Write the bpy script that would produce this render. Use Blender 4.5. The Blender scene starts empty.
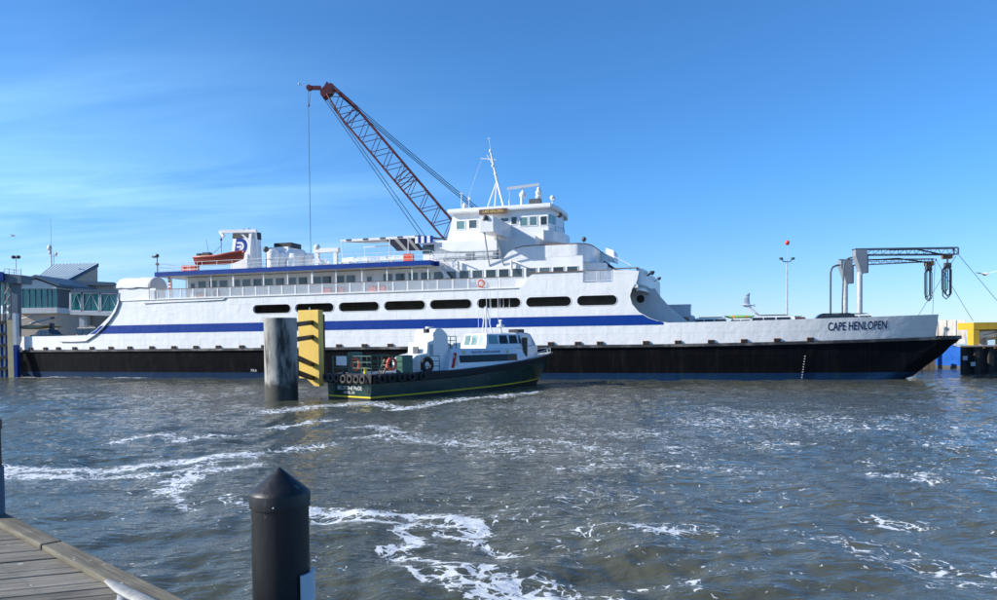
import bpy, bmesh, math, random
import numpy as np
from mathutils import Vector, Matrix
from mathutils.geometry import tessellate_polygon
R_ = math.radians
random.seed(7)
scene = bpy.context.scene
col = scene.collection

# ------------------------------------------------------------------ camera
H = 3.67; FPX = 749.; CX, CY = 498.5, 361.3; ROLL = .011; PITCH = .027
CAM = Vector((0, 0, H))
FW = Vector((0, math.cos(PITCH), -math.sin(PITCH)))
U0 = Vector((0, math.sin(PITCH), math.cos(PITCH)))
RT = math.cos(ROLL)*Vector((1, 0, 0)) - math.sin(ROLL)*U0
UP = math.sin(ROLL)*Vector((1, 0, 0)) + math.cos(ROLL)*U0
cam_d = bpy.data.cameras.new('camera'); cam = bpy.data.objects.new('camera', cam_d); col.objects.link(cam)
cam.matrix_world = Matrix(((RT.x, UP.x, -FW.x, 0), (RT.y, UP.y, -FW.y, 0), (RT.z, UP.z, -FW.z, H), (0, 0, 0, 1)))
cam_d.sensor_width = 36; cam_d.lens = FPX*36/997; cam_d.shift_y = (CY-300)/997
cam_d.clip_start = .1; cam_d.clip_end = 20000
scene.camera = cam

# ------------------------------------------------------------------ light
SUN_AZ = 81.   # degrees left of straight behind the camera
SUN_EL = 28.
sd = Vector((-math.sin(R_(SUN_AZ))*math.cos(R_(SUN_EL)), -math.cos(R_(SUN_AZ))*math.cos(R_(SUN_EL)), math.sin(R_(SUN_EL))))
sun_d = bpy.data.lights.new('sun', 'SUN'); sun = bpy.data.objects.new('sun', sun_d); col.objects.link(sun)
sun_d.energy = 5.0; sun_d.angle = R_(.55); sun_d.color = (1, .95, .86)
sun.rotation_euler = sd.to_track_quat('Z', 'Y').to_euler(); sun.location = (-60, -20, 60)
w = bpy.data.worlds.new('World'); scene.world = w; w.use_nodes = True
nt = w.node_tree; nt.nodes.clear()
def N(t, **k):
    n = nt.nodes.new(t)
    for a, b in k.items():
        if a == 'i':
            for q, v in b.items(): n.inputs[q].default_value = v
        else: setattr(n, a, b)
    return n
def LK(a, b): nt.links.new(a, b)
sky = N('ShaderNodeTexSky', sky_type='NISHITA', sun_disc=False)
sky.sun_elevation = R_(SUN_EL)
sky.sun_rotation = math.atan2(sd.x, sd.y)
sky.air_density = .9; sky.dust_density = .15; sky.ozone_density = 6.; sky.altitude = 0
tc = N('ShaderNodeTexCoord'); sx = N('ShaderNodeSeparateXYZ'); LK(tc.outputs['Generated'], sx.inputs[0])
den = N('ShaderNodeMath', operation='ADD', i={1: .16}); LK(sx.outputs['Z'], den.inputs[0])
dx = N('ShaderNodeMath', operation='DIVIDE'); LK(sx.outputs['X'], dx.inputs[0]); LK(den.outputs[0], dx.inputs[1])
dy = N('ShaderNodeMath', operation='DIVIDE'); LK(sx.outputs['Y'], dy.inputs[0]); LK(den.outputs[0], dy.inputs[1])
cb = N('ShaderNodeCombineXYZ'); LK(dx.outputs[0], cb.inputs[0]); LK(dy.outputs[0], cb.inputs[1])
mp = N('ShaderNodeMapping', i={'Rotation': (0, 0, R_(-32)), 'Scale': (.5, 1.9, 1), 'Location': (1.7, .4, 0)}); LK(cb.outputs[0], mp.inputs[0])
nz = N('ShaderNodeTexNoise', i={'Scale': 1.15, 'Detail': 8, 'Roughness': .55, 'Distortion': .9}); LK(mp.outputs[0], nz.inputs['Vector'])
rp = N('ShaderNodeValToRGB'); rp.color_ramp.elements[0].position = .3; rp.color_ramp.elements[1].position = .82
LK(nz.outputs['Fac'], rp.inputs[0])
mp2 = N('ShaderNodeMapping', i={'Scale': (.3, .3, 1), 'Location': (1.1, 0, 0)}); LK(cb.outputs[0], mp2.inputs[0])
# a bank of cirrus standing to the left (up-sun) side of the sky
bk = N('ShaderNodeMapRange', i={1: .05, 2: -.5, 3: 0., 4: 1.}); LK(sx.outputs['X'], bk.inputs[0])
mm = N('ShaderNodeMath', operation='MULTIPLY'); LK(rp.outputs[0], mm.inputs[0]); LK(bk.outputs[0], mm.inputs[1])
el = N('ShaderNodeMapRange', i={1: .14, 2: .38, 3: .72, 4: .05}); LK(sx.outputs['Z'], el.inputs[0])
mm2 = N('ShaderNodeMath', operation='MULTIPLY'); LK(mm.outputs[0], mm2.inputs[0]); LK(el.outputs[0], mm2.inputs[1])
mix = N('ShaderNodeMix', data_type='RGBA'); LK(mm2.outputs[0], mix.inputs['Factor']); LK(sky.outputs[0], mix.inputs['A'])
mix.inputs['B'].default_value = (7.2, 7.6, 8.2, 1)
gm = N('ShaderNodeMix', data_type='RGBA', blend_type='MULTIPLY', i={'Factor': 1.}); LK(mix.outputs['Result'], gm.inputs['A']); hz = N('ShaderNodeMapRange', interpolation_type='SMOOTHSTEP', i={1: -.02, 2: .24}); LK(sx.outputs['Z'], hz.inputs[0])
tn_ = N('ShaderNodeMix', data_type='RGBA'); LK(hz.outputs[0], tn_.inputs['Factor']); tn_.inputs['A'].default_value = (.80, .85, 1.0, 1); tn_.inputs['B'].default_value = (.58, .965, 1.18, 1); LK(tn_.outputs['Result'], gm.inputs['B'])
bg = N('ShaderNodeBackground', i={'Strength': .128}); LK(gm.outputs['Result'], bg.inputs[0])
wo = N('ShaderNodeOutputWorld'); LK(bg.outputs[0], wo.inputs[0])
scene.view_settings.view_transform = 'Standard'; scene.view_settings.look = 'None'
scene.view_settings.exposure = 0.42; scene.view_settings.gamma = 1
scene.render.engine = 'CYCLES'
scene.render.resolution_x = 1024; scene.render.resolution_y = 616

# ------------------------------------------------------------------ pixel helpers (a pixel gives a direction, a plane gives the distance)
def ray(x, y): return (x-CX)*RT - (y-CY)*UP + FPX*FW
def G(x, y, z=0.):
    d = ray(x, y); return CAM + d*((z-H)/d.z)
def P(x, y, dist):
    d = ray(x, y); return CAM + d*(dist/d.y)
class Frame:
    def __init__(s, o, a):
        s.o = Vector((o[0], o[1], 0)); s.a = a
        s.es = Vector((math.cos(a), math.sin(a), 0)); s.et = Vector((-math.sin(a), math.cos(a), 0))
    def L(s, x, y, t=0.):
        d = ray(x, y); l = (t-(CAM-s.o).dot(s.et))/d.dot(s.et); p = CAM+d*l
        return Vector(((p-s.o).dot(s.es), t, p.z))
    def S(s, x, t=0., y=300): return s.L(x, y, t).x
    def W(s, v): return s.o + s.es*v[0] + s.et*v[1] + Vector((0, 0, v[2]))

# ------------------------------------------------------------------ materials
MATS = {}
def mat(name, c, rough=.5, metal=0., var=.12, vscale=1.5, bump=0., bscale=20., stretch=(1, 1, 1), dirt=None, dscale=.8, dstretch=(1, 1, .12), damt=.5, spec=.5, coat=0., dlo=.5, dhi=.75):
    m = bpy.data.materials.new(name); m.use_nodes = True
    t = m.node_tree; b = t.nodes['Principled BSDF']
    def n(ty, **k):
        q = t.nodes.new(ty)
        for a, v in k.items():
            if a == 'i':
                for z, vv in v.items(): q.inputs[z].default_value = vv
            else: setattr(q, a, v)
        return q
    l = t.links.new
    tcn = n('ShaderNodeTexCoord')
    mpn = n('ShaderNodeMapping', i={'Scale': stretch}); l(tcn.outputs['Object'], mpn.inputs[0])
    nz = n('ShaderNodeTexNoise', i={'Scale': vscale, 'Detail': 6, 'Roughness': .6}); l(mpn.outputs[0], nz.inputs['Vector'])
    mr = n('ShaderNodeMapRange', i={1: .3, 2: .7, 3: 1-var, 4: 1+var}); l(nz.outputs['Fac'], mr.inputs[0])
    mx = n('ShaderNodeMix', data_type='RGBA', blend_type='MULTIPLY', i={'Factor': 1.}); mx.inputs['A'].default_value = (*c, 1)
    l(mr.outputs[0], mx.inputs['B']); out = mx.outputs['Result']
    if dirt:
        mp2 = n('ShaderNodeMapping', i={'Scale': dstretch}); l(tcn.outputs['Object'], mp2.inputs[0])
        n2 = n('ShaderNodeTexNoise', i={'Scale': dscale, 'Detail': 8, 'Roughness': .65}); l(mp2.outputs[0], n2.inputs['Vector'])
        r2 = n('ShaderNodeMapRange', i={1: dlo, 2: dhi, 3: 0., 4: damt}); l(n2.outputs['Fac'], r2.inputs[0])
        m2 = n('ShaderNodeMix', data_type='RGBA'); l(r2.outputs[0], m2.inputs['Factor']); l(out, m2.inputs['A']); m2.inputs['B'].default_value = (*dirt, 1)
        out = m2.outputs['Result']
    l(out, b.inputs['Base Color'])
    rr = n('ShaderNodeMapRange', i={1: .3, 2: .7, 3: max(.02, rough-.08), 4: min(1, rough+.1)}); l(nz.outputs['Fac'], rr.inputs[0]); l(rr.outputs[0], b.inputs['Roughness'])
    b.inputs['Metallic'].default_value = metal; b.inputs['Specular IOR Level'].default_value = spec
    b.inputs['Coat Weight'].default_value = coat
    if bump:
        nb = n('ShaderNodeTexNoise', i={'Scale': bscale, 'Detail': 4}); l(mpn.outputs[0], nb.inputs['Vector'])
        bp = n('ShaderNodeBump', i={'Strength': bump, 'Distance': .05}); l(nb.outputs['Fac'], bp.inputs['Height']); l(bp.outputs[0], b.inputs['Normal'])
    MATS[name] = m; return m
M = MATS
def plate_mat(name, c, rough, dirt, damt, bumpd):
    """painted ship plating: dents between frames plus streaks"""
    m = mat(name, c, rough, var=.03, vscale=.6, dirt=dirt, dscale=1.6, dstretch=(1, 1, .1), damt=damt)
    t = m.node_tree; b = t.nodes['Principled BSDF']; l = t.links.new
    tcn = t.nodes.new('ShaderNodeTexCoord'); sp = t.nodes.new('ShaderNodeSeparateXYZ'); l(tcn.outputs['Object'], sp.inputs[0])
    def mth(op, a, bb):
        q = t.nodes.new('ShaderNodeMath'); q.operation = op
        for i, v in enumerate((a, bb)):
            if v is None: continue
            if isinstance(v, (int, float)): q.inputs[i].default_value = v
            else: l(v, q.inputs[i])
        return q.outputs[0]
    sxx = mth('ABSOLUTE', mth('SINE', mth('MULTIPLY', sp.outputs['X'], math.pi/.76), None), None)
    szz = mth('ABSOLUTE', mth('SINE', mth('MULTIPLY', sp.outputs['Z'], math.pi/1.15), None), None)
    pil = mth('MULTIPLY', mth('POWER', mth('MULTIPLY', sxx, szz), .5), .45)
    nz = t.nodes.new('ShaderNodeTexNoise'); nz.inputs['Scale'].default_value = .55; nz.inputs['Detail'].default_value = 3; l(tcn.outputs['Object'], nz.inputs['Vector'])
    nz2 = t.nodes.new('ShaderNodeTexNoise'); nz2.inputs['Scale'].default_value = 1.3; nz2.inputs['Detail'].default_value = 4; l(tcn.outputs['Object'], nz2.inputs['Vector'])
    h = mth('ADD', mth('MULTIPLY', pil, mth('MULTIPLY', nz.outputs['Fac'], nz.outputs['Fac'])), mth('MULTIPLY', nz2.outputs['Fac'], 1.6))
    # weld seams: thin lines where grime gathers, and runs of rust below them
    fx = mth('ABSOLUTE', mth('SUBTRACT', mth('FRACT', mth('MULTIPLY', sp.outputs['X'], 1/3.05), None), .5), None)
    fz = mth('ABSOLUTE', mth('SUBTRACT', mth('FRACT', mth('MULTIPLY', mth('ADD', sp.outputs['Z'], .37), 1/1.83), None), .5), None)
    sm_ = mth('MAXIMUM', mth('LESS_THAN', fx, .009), mth('LESS_THAN', fz, .011))
    src = b.inputs['Base Color'].links[0].from_socket
    nr = t.nodes.new('ShaderNodeTexNoise'); nr.inputs['Scale'].default_value = 1.; nr.inputs['Detail'].default_value = 7; nr.inputs['Roughness'].default_value = .7
    mpr = t.nodes.new('ShaderNodeMapping'); mpr.inputs['Scale'].default_value = (2.6, 1, .22); l(tcn.outputs['Object'], mpr.inputs[0]); l(mpr.outputs[0], nr.inputs['Vector'])
    rr_ = t.nodes.new('ShaderNodeMapRange'); rr_.inputs[1].default_value = .62; rr_.inputs[2].default_value = .74; rr_.inputs[4].default_value = .3; l(nr.outputs['Fac'], rr_.inputs[0])
    mr_ = t.nodes.new('ShaderNodeMix'); mr_.data_type = 'RGBA'; l(rr_.outputs[0], mr_.inputs['Factor']); l(src, mr_.inputs['A']); mr_.inputs['B'].default_value = (.36, .24, .14, 1) if c[0] > .3 else (.06, .045, .035, 1)
    ms_ = t.nodes.new('ShaderNodeMix'); ms_.data_type = 'RGBA'; l(mth('MULTIPLY', sm_, mth('MULTIPLY', nz2.outputs['Fac'], .45)), ms_.inputs['Factor']); l(mr_.outputs['Result'], ms_.inputs['A']); ms_.inputs['B'].default_value = (.3, .3, .29, 1) if c[0] > .3 else (.03, .03, .03, 1)
    l(ms_.outputs['Result'], b.inputs['Base Color'])
    bp = t.nodes.new('ShaderNodeBump'); bp.inputs['Strength'].default_value = 1; bp.inputs['Distance'].default_value = bumpd
    l(h, bp.inputs['Height']); l(bp.outputs[0], b.inputs['Normal'])
    return m
plate_mat('white_plate', (.785, .784, .778), .38, (.55, .53, .49), .35, .027)
plate_mat('black_plate', (.004, .0045, .0065), .5, (.02, .02, .02), .5, .03)
M['black_plate'].node_tree.nodes['Principled BSDF'].inputs['Specular IOR Level'].default_value = .08
plate_mat('blue_stripe', (.002, .038, .25), .45, (.006, .06, .24), .3, .02)
M['blue_stripe'].node_tree.nodes['Principled BSDF'].inputs['Specular IOR Level'].default_value = .2
plate_mat('boot_blue', (.004, .026, .075), .55, (.015, .05, .05), .5, .03)
M['boot_blue'].node_tree.nodes['Principled BSDF'].inputs['Specular IOR Level'].default_value = .15
mat('white', (.79, .788, .78), .4, var=.05, vscale=.8, dirt=(.55, .5, .44), damt=.3)
mat('white_clean', (.73, .735, .74), .3, var=.03)
mat('offwhite', (.66, .66, .63), .5, var=.08, dirt=(.4, .36, .3), damt=.3)
mat('grey', (.34, .36, .38), .5, var=.12)
mat('lightgrey', (.55, .57, .58), .45, var=.1)
mat('darkgrey', (.08, .085, .09), .5, var=.15)
mat('strake', (.03, .031, .034), .55, var=.3, vscale=.5, stretch=(1, 1, 1), dirt=(.3, .29, .27), dscale=.5, dstretch=(1, 1, 1), damt=.8)
mat('black', (.012, .012, .013), .45, var=.2)
mat('rubber', (.018, .018, .019), .7, var=.3, bump=.2, bscale=8)
mat('tyre_worn', (.055, .05, .048), .8, var=.3, bump=.2, bscale=8)
mat('blue_paint', (.002, .038, .23), .45, var=.08, spec=.2)
mat('blue_wall', (.004, .09, .42), .5, var=.15, dirt=(.02, .08, .22), damt=.4)
mat('deck_blue', (.02, .05, .2), .6, var=.15)
mat('orange', (.62, .07, .025), .45, var=.1, dirt=(.35, .06, .04), damt=.4)
mat('boat_red', (.36, .05, .028), .5, var=.12, dirt=(.2, .05, .04), damt=.4)
mat('dark_orange', (.25, .035, .02), .5, var=.12)
mat('lifering', (.72, .12, .06), .5, var=.08)
mat('red_crane', (.12, .016, .018), .5, var=.2, dirt=(.06, .02, .02), damt=.5)
mat('steel', (.4, .42, .43), .38, metal=.6, var=.15)
mat('galv', (.52, .54, .55), .42, metal=.35, var=.18, vscale=3, dirt=(.33, .24, .16), damt=.4)
mat('rusty_white', (.62, .6, .55), .6, var=.08, dirt=(.42, .2, .06), damt=.95, dscale=2.2, dstretch=(1, 1, .25))
mat('gantry_grey', (.24, .27, .3), .5, var=.15, dirt=(.3, .2, .12), damt=.5)
mat('hose', (.022, .024, .028), .4, var=.2)
mat('cable', (.02, .022, .028), .6, var=.1)
mat('deck_paint', (.12, .13, .14), .7, var=.2)
mat('brown_wood', (.11, .055, .03), .55, var=.3, stretch=(.2, 1, 3), vscale=6)
mat('gold', (.72, .55, .2), .4)
mat('rust', (.2, .1, .05), .8, var=.3)
mat('yellow', (.68, .455, .075), .5, var=.06, vscale=1.2, dirt=(.42, .3, .1), damt=.5, dscale=2.5)
mat('yellow_bright', (.62, .37, .02), .5, var=.1, dirt=(.4, .26, .05), damt=.5)
mat('navy', (.012, .018, .07), .7, var=.1)
mat('canvas', (.7, .7, .69), .8, var=.06)
mat('boat_green', (.008, .036, .028), .25, var=.15, vscale=1.2, dirt=(.03, .05, .045), damt=.4)
mat('rail_green', (.03, .11, .08), .45, var=.15)
mat('gelcoat', (.72, .73, .74), .22, var=.03, coat=.3)
mat('stripe_yellow', (.72, .55, .03), .4, var=.1)
mat('beige_wall', (.56, .44, .34), .75, var=.08, bump=.1)
mat('roof_metal', (.5, .58, .6), .45, metal=.0, var=.07)
mat('trim_blue', (.055, .11, .16), .5, var=.08)
mat('tower_paint', (.1, .135, .165), .5, var=.15)
mat('concrete_quay', (.33, .32, .3), .85, var=.15, bump=.3)
mat('asphalt', (.06, .06, .06), .9, var=.2, bump=.3)
mat('sheet_pile', (.018, .015, .014), .7, var=.4, vscale=1, dirt=(.1, .055, .03), damt=.6)
mat('sand', (.5, .42, .25), .9, var=.15)
mat('timber', (.22, .185, .14), .85, var=.25, stretch=(1, 1, .2), vscale=4)
mat('red_balloon', (.75, .05, .025), .3, var=.03)
mat('bird_white', (.75, .75, .74), .7, var=.05)
mat('bird_grey', (.3, .31, .33), .7, var=.1)
mat('car_white', (.8, .8, .8), .22, coat=.5, var=.02)
mat('car_dark', (.015, .018, .022), .2, coat=.6, var=.02)
mat('car_red', (.12, .012, .012), .2, coat=.6, var=.02)
mat('car_silver', (.45, .46, .47), .25, metal=.6, coat=.5, var=.02)
mat('car_tan', (.36, .31, .24), .3, coat=.4, var=.03)
mat('kayak_green', (.2, .42, .12), .35, var=.2)
mat('kayak_orange', (.7, .25, .06), .35, var=.1)
mat('lamp_lens', (.75, .75, .7), .2)
mat('interior', (.3, .28, .25), .8, var=.2)
mat('flag_red', (.6, .03, .03), .7)
def glassy(name, c, rough=.06, spec=.6):
    m = mat(name, c, rough, var=.25, vscale=.35, spec=spec, coat=.2); return m
glassy('glass_dark', (.018, .024, .028))
glassy('glass_cabin', (.045, .06, .065), .12)
def vary(name, lo, hi):
    t = M[name].node_tree; b = t.nodes['Principled BSDF']; src = b.inputs['Base Color'].links[0].from_socket
    oi = t.nodes.new('ShaderNodeObjectInfo'); r = t.nodes.new('ShaderNodeMapRange'); r.inputs[3].default_value = lo; r.inputs[4].default_value = hi; t.links.new(oi.outputs['Random'], r.inputs[0])
    m = t.nodes.new('ShaderNodeMix'); m.data_type = 'RGBA'; m.blend_type = 'MULTIPLY'; m.inputs['Factor'].default_value = 1; t.links.new(src, m.inputs['A']); t.links.new(r.outputs[0], m.inputs['B']); t.links.new(m.outputs['Result'], b.inputs['Base Color'])
vary('glass_cabin', .35, 2.2)
mat('glass_black', (.006, .007, .009), .12, var=.2, spec=.18)
glassy('glass_green', (.012, .26, .23), .12)
glassy('glass_teal', (.12, .22, .22), .1)
def perf_mat():
    """white wind-screen mesh on the railings: partly see-through fabric"""
    m = bpy.data.materials.new('rail_mesh'); m.use_nodes = True; t = m.node_tree; t.nodes.clear(); l = t.links.new
    o = t.nodes.new('ShaderNodeOutputMaterial'); mx = t.nodes.new('ShaderNodeMixShader'); tr = t.nodes.new('ShaderNodeBsdfTransparent'); d = t.nodes.new('ShaderNodeBsdfDiffuse')
    d.inputs[0].default_value = (.55, .6, .65, 1); mx.inputs[0].default_value = .24
    l(tr.outputs[0], mx.inputs[1]); l(d.outputs[0], mx.inputs[2]); l(mx.outputs[0], o.inputs[0]); M['rail_mesh'] = m
perf_mat()
def concrete_pile_mat():
    m = mat('pile_concrete', (.34, .33, .3), .8, var=.25, vscale=1.2, bump=.35, bscale=6, dirt=(.035, .036, .036), dscale=1.25, dstretch=(1, 1, .2), damt=1., dlo=.47, dhi=.62)
    t = m.node_tree; b = t.nodes['Principled BSDF']; l = t.links.new
    src = b.inputs['Base Color'].links[0].from_socket
    tcn = t.nodes.new('ShaderNodeTexCoord'); sp = t.nodes.new('ShaderNodeSeparateXYZ'); l(tcn.outputs['Object'], sp.inputs[0])
    nz = t.nodes.new('ShaderNodeTexNoise'); nz.inputs['Scale'].default_value = 2.5; l(tcn.outputs['Object'], nz.inputs['Vector'])
    a = t.nodes.new('ShaderNodeMath'); a.operation = 'MULTIPLY_ADD'; l(nz.outputs['Fac'], a.inputs[0]); a.inputs[1].default_value = .9; l(sp.outputs['Z'], a.inputs[2])
    r = t.nodes.new('ShaderNodeMapRange'); r.inputs[1].default_value = 1.75; r.inputs[2].default_value = 1.35; r.inputs[3].default_value = 0; r.inputs[4].default_value = .9; l(a.outputs[0], r.inputs[0])
    mx = t.nodes.new('ShaderNodeMix'); mx.data_type = 'RGBA'; l(r.outputs[0], mx.inputs['Factor']); l(src, mx.inputs['A']); mx.inputs['B'].default_value = (.03, .032, .024, 1)
    l(mx.outputs['Result'], b.inputs['Base Color'])
concrete_pile_mat()
def wood_mat(name, c1, c2, ang):
    """weathered deck timber, grain along the board"""
    m = bpy.data.materials.new(name); m.use_nodes = True; t = m.node_tree; b = t.nodes['Principled BSDF']; l = t.links.new
    tcn = t.nodes.new('ShaderNodeTexCoord'); oi = t.nodes.new('ShaderNodeObjectInfo')
    mp = t.nodes.new('ShaderNodeMapping'); mp.inputs['Rotation'].default_value = (0, 0, -ang); l(tcn.outputs['Object'], mp.inputs[0])
    mp2 = t.nodes.new('ShaderNodeMapping'); mp2.inputs['Scale'].default_value = (1.2, 26, 26); l(mp.outputs[0], mp2.inputs[0])
    nz = t.nodes.new('ShaderNodeTexNoise'); nz.noise_dimensions = '4D'; nz.inputs['Scale'].default_value = 1.6; nz.inputs['Detail'].default_value = 9; nz.inputs['Roughness'].default_value = .7; nz.inputs['Distortion'].default_value = .4
    l(mp2.outputs[0], nz.inputs['Vector'])
    ml = t.nodes.new('ShaderNodeMath'); ml.operation = 'MULTIPLY'; ml.inputs[1].default_value = 37; l(oi.outputs['Random'], ml.inputs[0]); l(ml.outputs[0], nz.inputs['W'])
    cr = t.nodes.new('ShaderNodeValToRGB'); cr.color_ramp.elements[0].position = .3; cr.color_ramp.elements[0].color = (*c1, 1); cr.color_ramp.elements[1].position = .7; cr.color_ramp.elements[1].color = (*c2, 1); l(nz.outputs['Fac'], cr.inputs[0])
    n2 = t.nodes.new('ShaderNodeTexNoise'); n2.inputs['Scale'].default_value = 3; n2.inputs['Detail'].default_value = 6; l(mp.outputs[0], n2.inputs['Vector'])
    n3 = t.nodes.new('ShaderNodeTexNoise'); n3.inputs['Scale'].default_value = 14; n3.inputs['Detail'].default_value = 3; l(mp.outputs[0], n3.inputs['Vector'])
    ad = t.nodes.new('ShaderNodeMapRange'); ad.inputs[1].default_value = .3; ad.inputs[2].default_value = .7; ad.inputs[3].default_value = .68; ad.inputs[4].default_value = 1.22; l(n2.outputs['Fac'], ad.inputs[0])
    rv = t.nodes.new('ShaderNodeMapRange'); rv.inputs[3].default_value = .8; rv.inputs[4].default_value = 1.15; l(oi.outputs['Random'], rv.inputs[0])
    mu = t.nodes.new('ShaderNodeMath'); mu.operation = 'MULTIPLY'; l(ad.outputs[0], mu.inputs[0]); l(rv.outputs[0], mu.inputs[1])
    mx = t.nodes.new('ShaderNodeMix'); mx.data_type = 'RGBA'; mx.blend_type = 'MULTIPLY'; mx.inputs['Factor'].default_value = 1; l(cr.outputs[0], mx.inputs['A']); l(mu.outputs[0], mx.inputs['B'])
    # gull droppings and lichen flecks
    fl = t.nodes.new('ShaderNodeMapRange'); fl.inputs[1].default_value = .69; fl.inputs[2].default_value = .74; l(n3.outputs['Fac'], fl.inputs[0])
    m2 = t.nodes.new('ShaderNodeMix'); m2.data_type = 'RGBA'; l(fl.outputs[0], m2.inputs['Factor']); l(mx.outputs['Result'], m2.inputs['A']); m2.inputs['B'].default_value = (.62, .6, .54, 1)
    l(m2.outputs['Result'], b.inputs['Base Color']); b.inputs['Roughness'].default_value = .85
    bp = t.nodes.new('ShaderNodeBump'); bp.inputs['Strength'].default_value = .8; bp.inputs['Distance'].default_value = .012; l(nz.outputs['Fac'], bp.inputs['Height']); l(bp.outputs[0], b.inputs['Normal'])
    M[name] = m; return m

# ------------------------------------------------------------------ mesh builder
class MB:
    def __init__(s): s.v = []; s.f = []; s.m = []
    def add(s, vs, fs, mi=0):
        b = len(s.v); s.v += [tuple(q) for q in vs]; s.f += [tuple(b+i for i in q) for q in fs]; s.m += [mi]*len(fs); return s
    def box(s, x0, x1, y0, y1, z0, z1, mi=0):
        return s.hexa([(x0, y0, z0), (x1, y0, z0), (x1, y1, z0), (x0, y1, z0), (x0, y0, z1), (x1, y0, z1), (x1, y1, z1), (x0, y1, z1)], mi)
    def hexa(s, v, mi=0):
        return s.add(v, [(0, 3, 2, 1), (4, 5, 6, 7), (0, 1, 5, 4), (1, 2, 6, 5), (2, 3, 7, 6), (3, 0, 4, 7)], mi)
    def bar(s, a, b, wx, wz=None, mi=0, up=(0, 0, 1)):
        a = Vector(a); b = Vector(b); d = (b-a).normalized(); u = Vector(up)
        if abs(d.dot(u)) > .98: u = Vector((1, 0, 0))
        r = d.cross(u).normalized()*wx/2; q = r.cross(d).normalized()*(wz or wx)/2
        return s.hexa([a-r-q, a+r-q, b+r-q, b-r-q, a-r+q, a+r+q, b+r+q, b-r+q], mi)
    def tube(s, pts, r, n=8, mi=0, cap=True):
        pts = [Vector(p) for p in pts]; rs = r if isinstance(r, (list, tuple)) else [r]*len(pts)
        rows = []; pu = None
        for i, p in enumerate(pts):
            d = (pts[min(i+1, len(pts)-1)]-pts[max(i-1, 0)]).normalized()
            u = pu if pu is not None else (Vector((0, 0, 1)) if abs(d.z) < .9 else Vector((1, 0, 0)))
            a = d.cross(u).normalized(); c = a.cross(d).normalized(); pu = c
            rows.append([p+rs[i]*(math.cos(2*math.pi*k/n)*a+math.sin(2*math.pi*k/n)*c) for k in range(n)])
        return s.loft(rows, True, mi, cap)
    def loft(s, rows, closed=False, mi=0, cap=False):
        b = len(s.v); n = len(rows[0])
        for r in rows: s.v += [tuple(q) for q in r]
        for i in range(len(rows)-1):
            for k in range(n if closed else n-1):
                k2 = (k+1) % n
                s.f.append((b+i*n+k, b+i*n+k2, b+(i+1)*n+k2, b+(i+1)*n+k)); s.m.append(mi)
        if cap:
            s.f.append(tuple(b+k for k in range(n-1, -1, -1))); s.m.append(mi)
            q = b+(len(rows)-1)*n; s.f.append(tuple(q+k for k in range(n))); s.m.append(mi)
        return s
    def prism(s, poly, y0, y1, mi=0, fn=None):
        """polygon in (x,z) pushed along y"""
        fn = fn or (lambda x, z, y: (x, y, z)); n = len(poly)
        s.add([fn(x, z, y0) for x, z in poly]+[fn(x, z, y1) for x, z in poly],
              [tuple(range(n)), tuple(range(2*n-1, n-1, -1))]+[(i, i+n, (i+1) % n+n, (i+1) % n) for i in range(n)], mi); return s
    def lathe(s, prof, c=(0, 0, 0), n=20, mi=0, cap=True):
        rows = [[(c[0]+r*math.cos(2*math.pi*k/n), c[1]+r*math.sin(2*math.pi*k/n), c[2]+z) for k in range(n)] for r, z in prof]
        return s.loft(rows, True, mi, cap)
    def ball(s, c, r, n=14, mi=0, sc=(1, 1, 1)):
        rows = []
        for i in range(n//2+1):
            a = -math.pi/2+math.pi*i/(n//2); rr = max(math.cos(a), .02)
            rows.append([(c[0]+r*sc[0]*rr*math.cos(2*math.pi*k/n), c[1]+r*sc[1]*rr*math.sin(2*math.pi*k/n), c[2]+r*sc[2]*math.sin(a)) for k in range(n)])
        return s.loft(rows, True, mi, True)
    def torus(s, c, R, r, ax='y', n=18, k=8, mi=0):
        rows = []
        for i in range(n+1):
            a = 2*math.pi*i/n; row = []
            for j in range(k):
                b = 2*math.pi*j/k; q = R+r*math.cos(b); h = r*math.sin(b)
                p = {'y': (q*math.cos(a), h, q*math.sin(a)), 'x': (h, q*math.cos(a), q*math.sin(a)), 'z': (q*math.cos(a), q*math.sin(a), h)}[ax]
                row.append((c[0]+p[0], c[1]+p[1], c[2]+p[2]))
            rows.append(row)
        return s.loft(rows, True, mi)
    def mesh(s, name, mats, smooth=False):
        me = bpy.data.meshes.new(name); me.from_pydata(s.v, [], s.f)
        for m in (mats if isinstance(mats, (list, tuple)) else [mats]): me.materials.append(M[m] if isinstance(m, str) else m)
        me.polygons.foreach_set('material_index', s.m)
        bm = bmesh.new(); bm.from_mesh(me); bmesh.ops.recalc_face_normals(bm, faces=bm.faces); bm.to_mesh(me); bm.free()
        if smooth:
            me.polygons.foreach_set('use_smooth', [True]*len(me.polygons))
            if smooth != 'all': me.set_sharp_from_angle(angle=R_(40))
        me.update(); return me
    def build(s, name, mats, parent=None, smooth=False, loc=None):
        o = bpy.data.objects.new(name, s.mesh(name, mats, smooth)); col.objects.link(o)
        if parent: o.parent = parent
        if loc is not None: o.location = loc
        return o
def link(name, me, parent=None, loc=(0, 0, 0), rz=0., rot=None, scale=None):
    o = bpy.data.objects.new(name, me); col.objects.link(o); o.parent = parent; o.location = loc
    o.rotation_euler = rot or (0, 0, rz)
    if scale: o.scale = scale
    return o
def tag(o, label=None, cat=None, group=None, kind=None):
    if label: o['label'] = label
    if cat: o['category'] = cat
    if group: o['group'] = group
    if kind: o['kind'] = kind
    return o
def empty(name, loc, rz, label, cat, group=None):
    o = bpy.data.objects.new(name, None); col.objects.link(o); o.location = loc; o.rotation_euler = (0, 0, rz); o.empty_display_size = .3
    return tag(o, label, cat, group)
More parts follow.
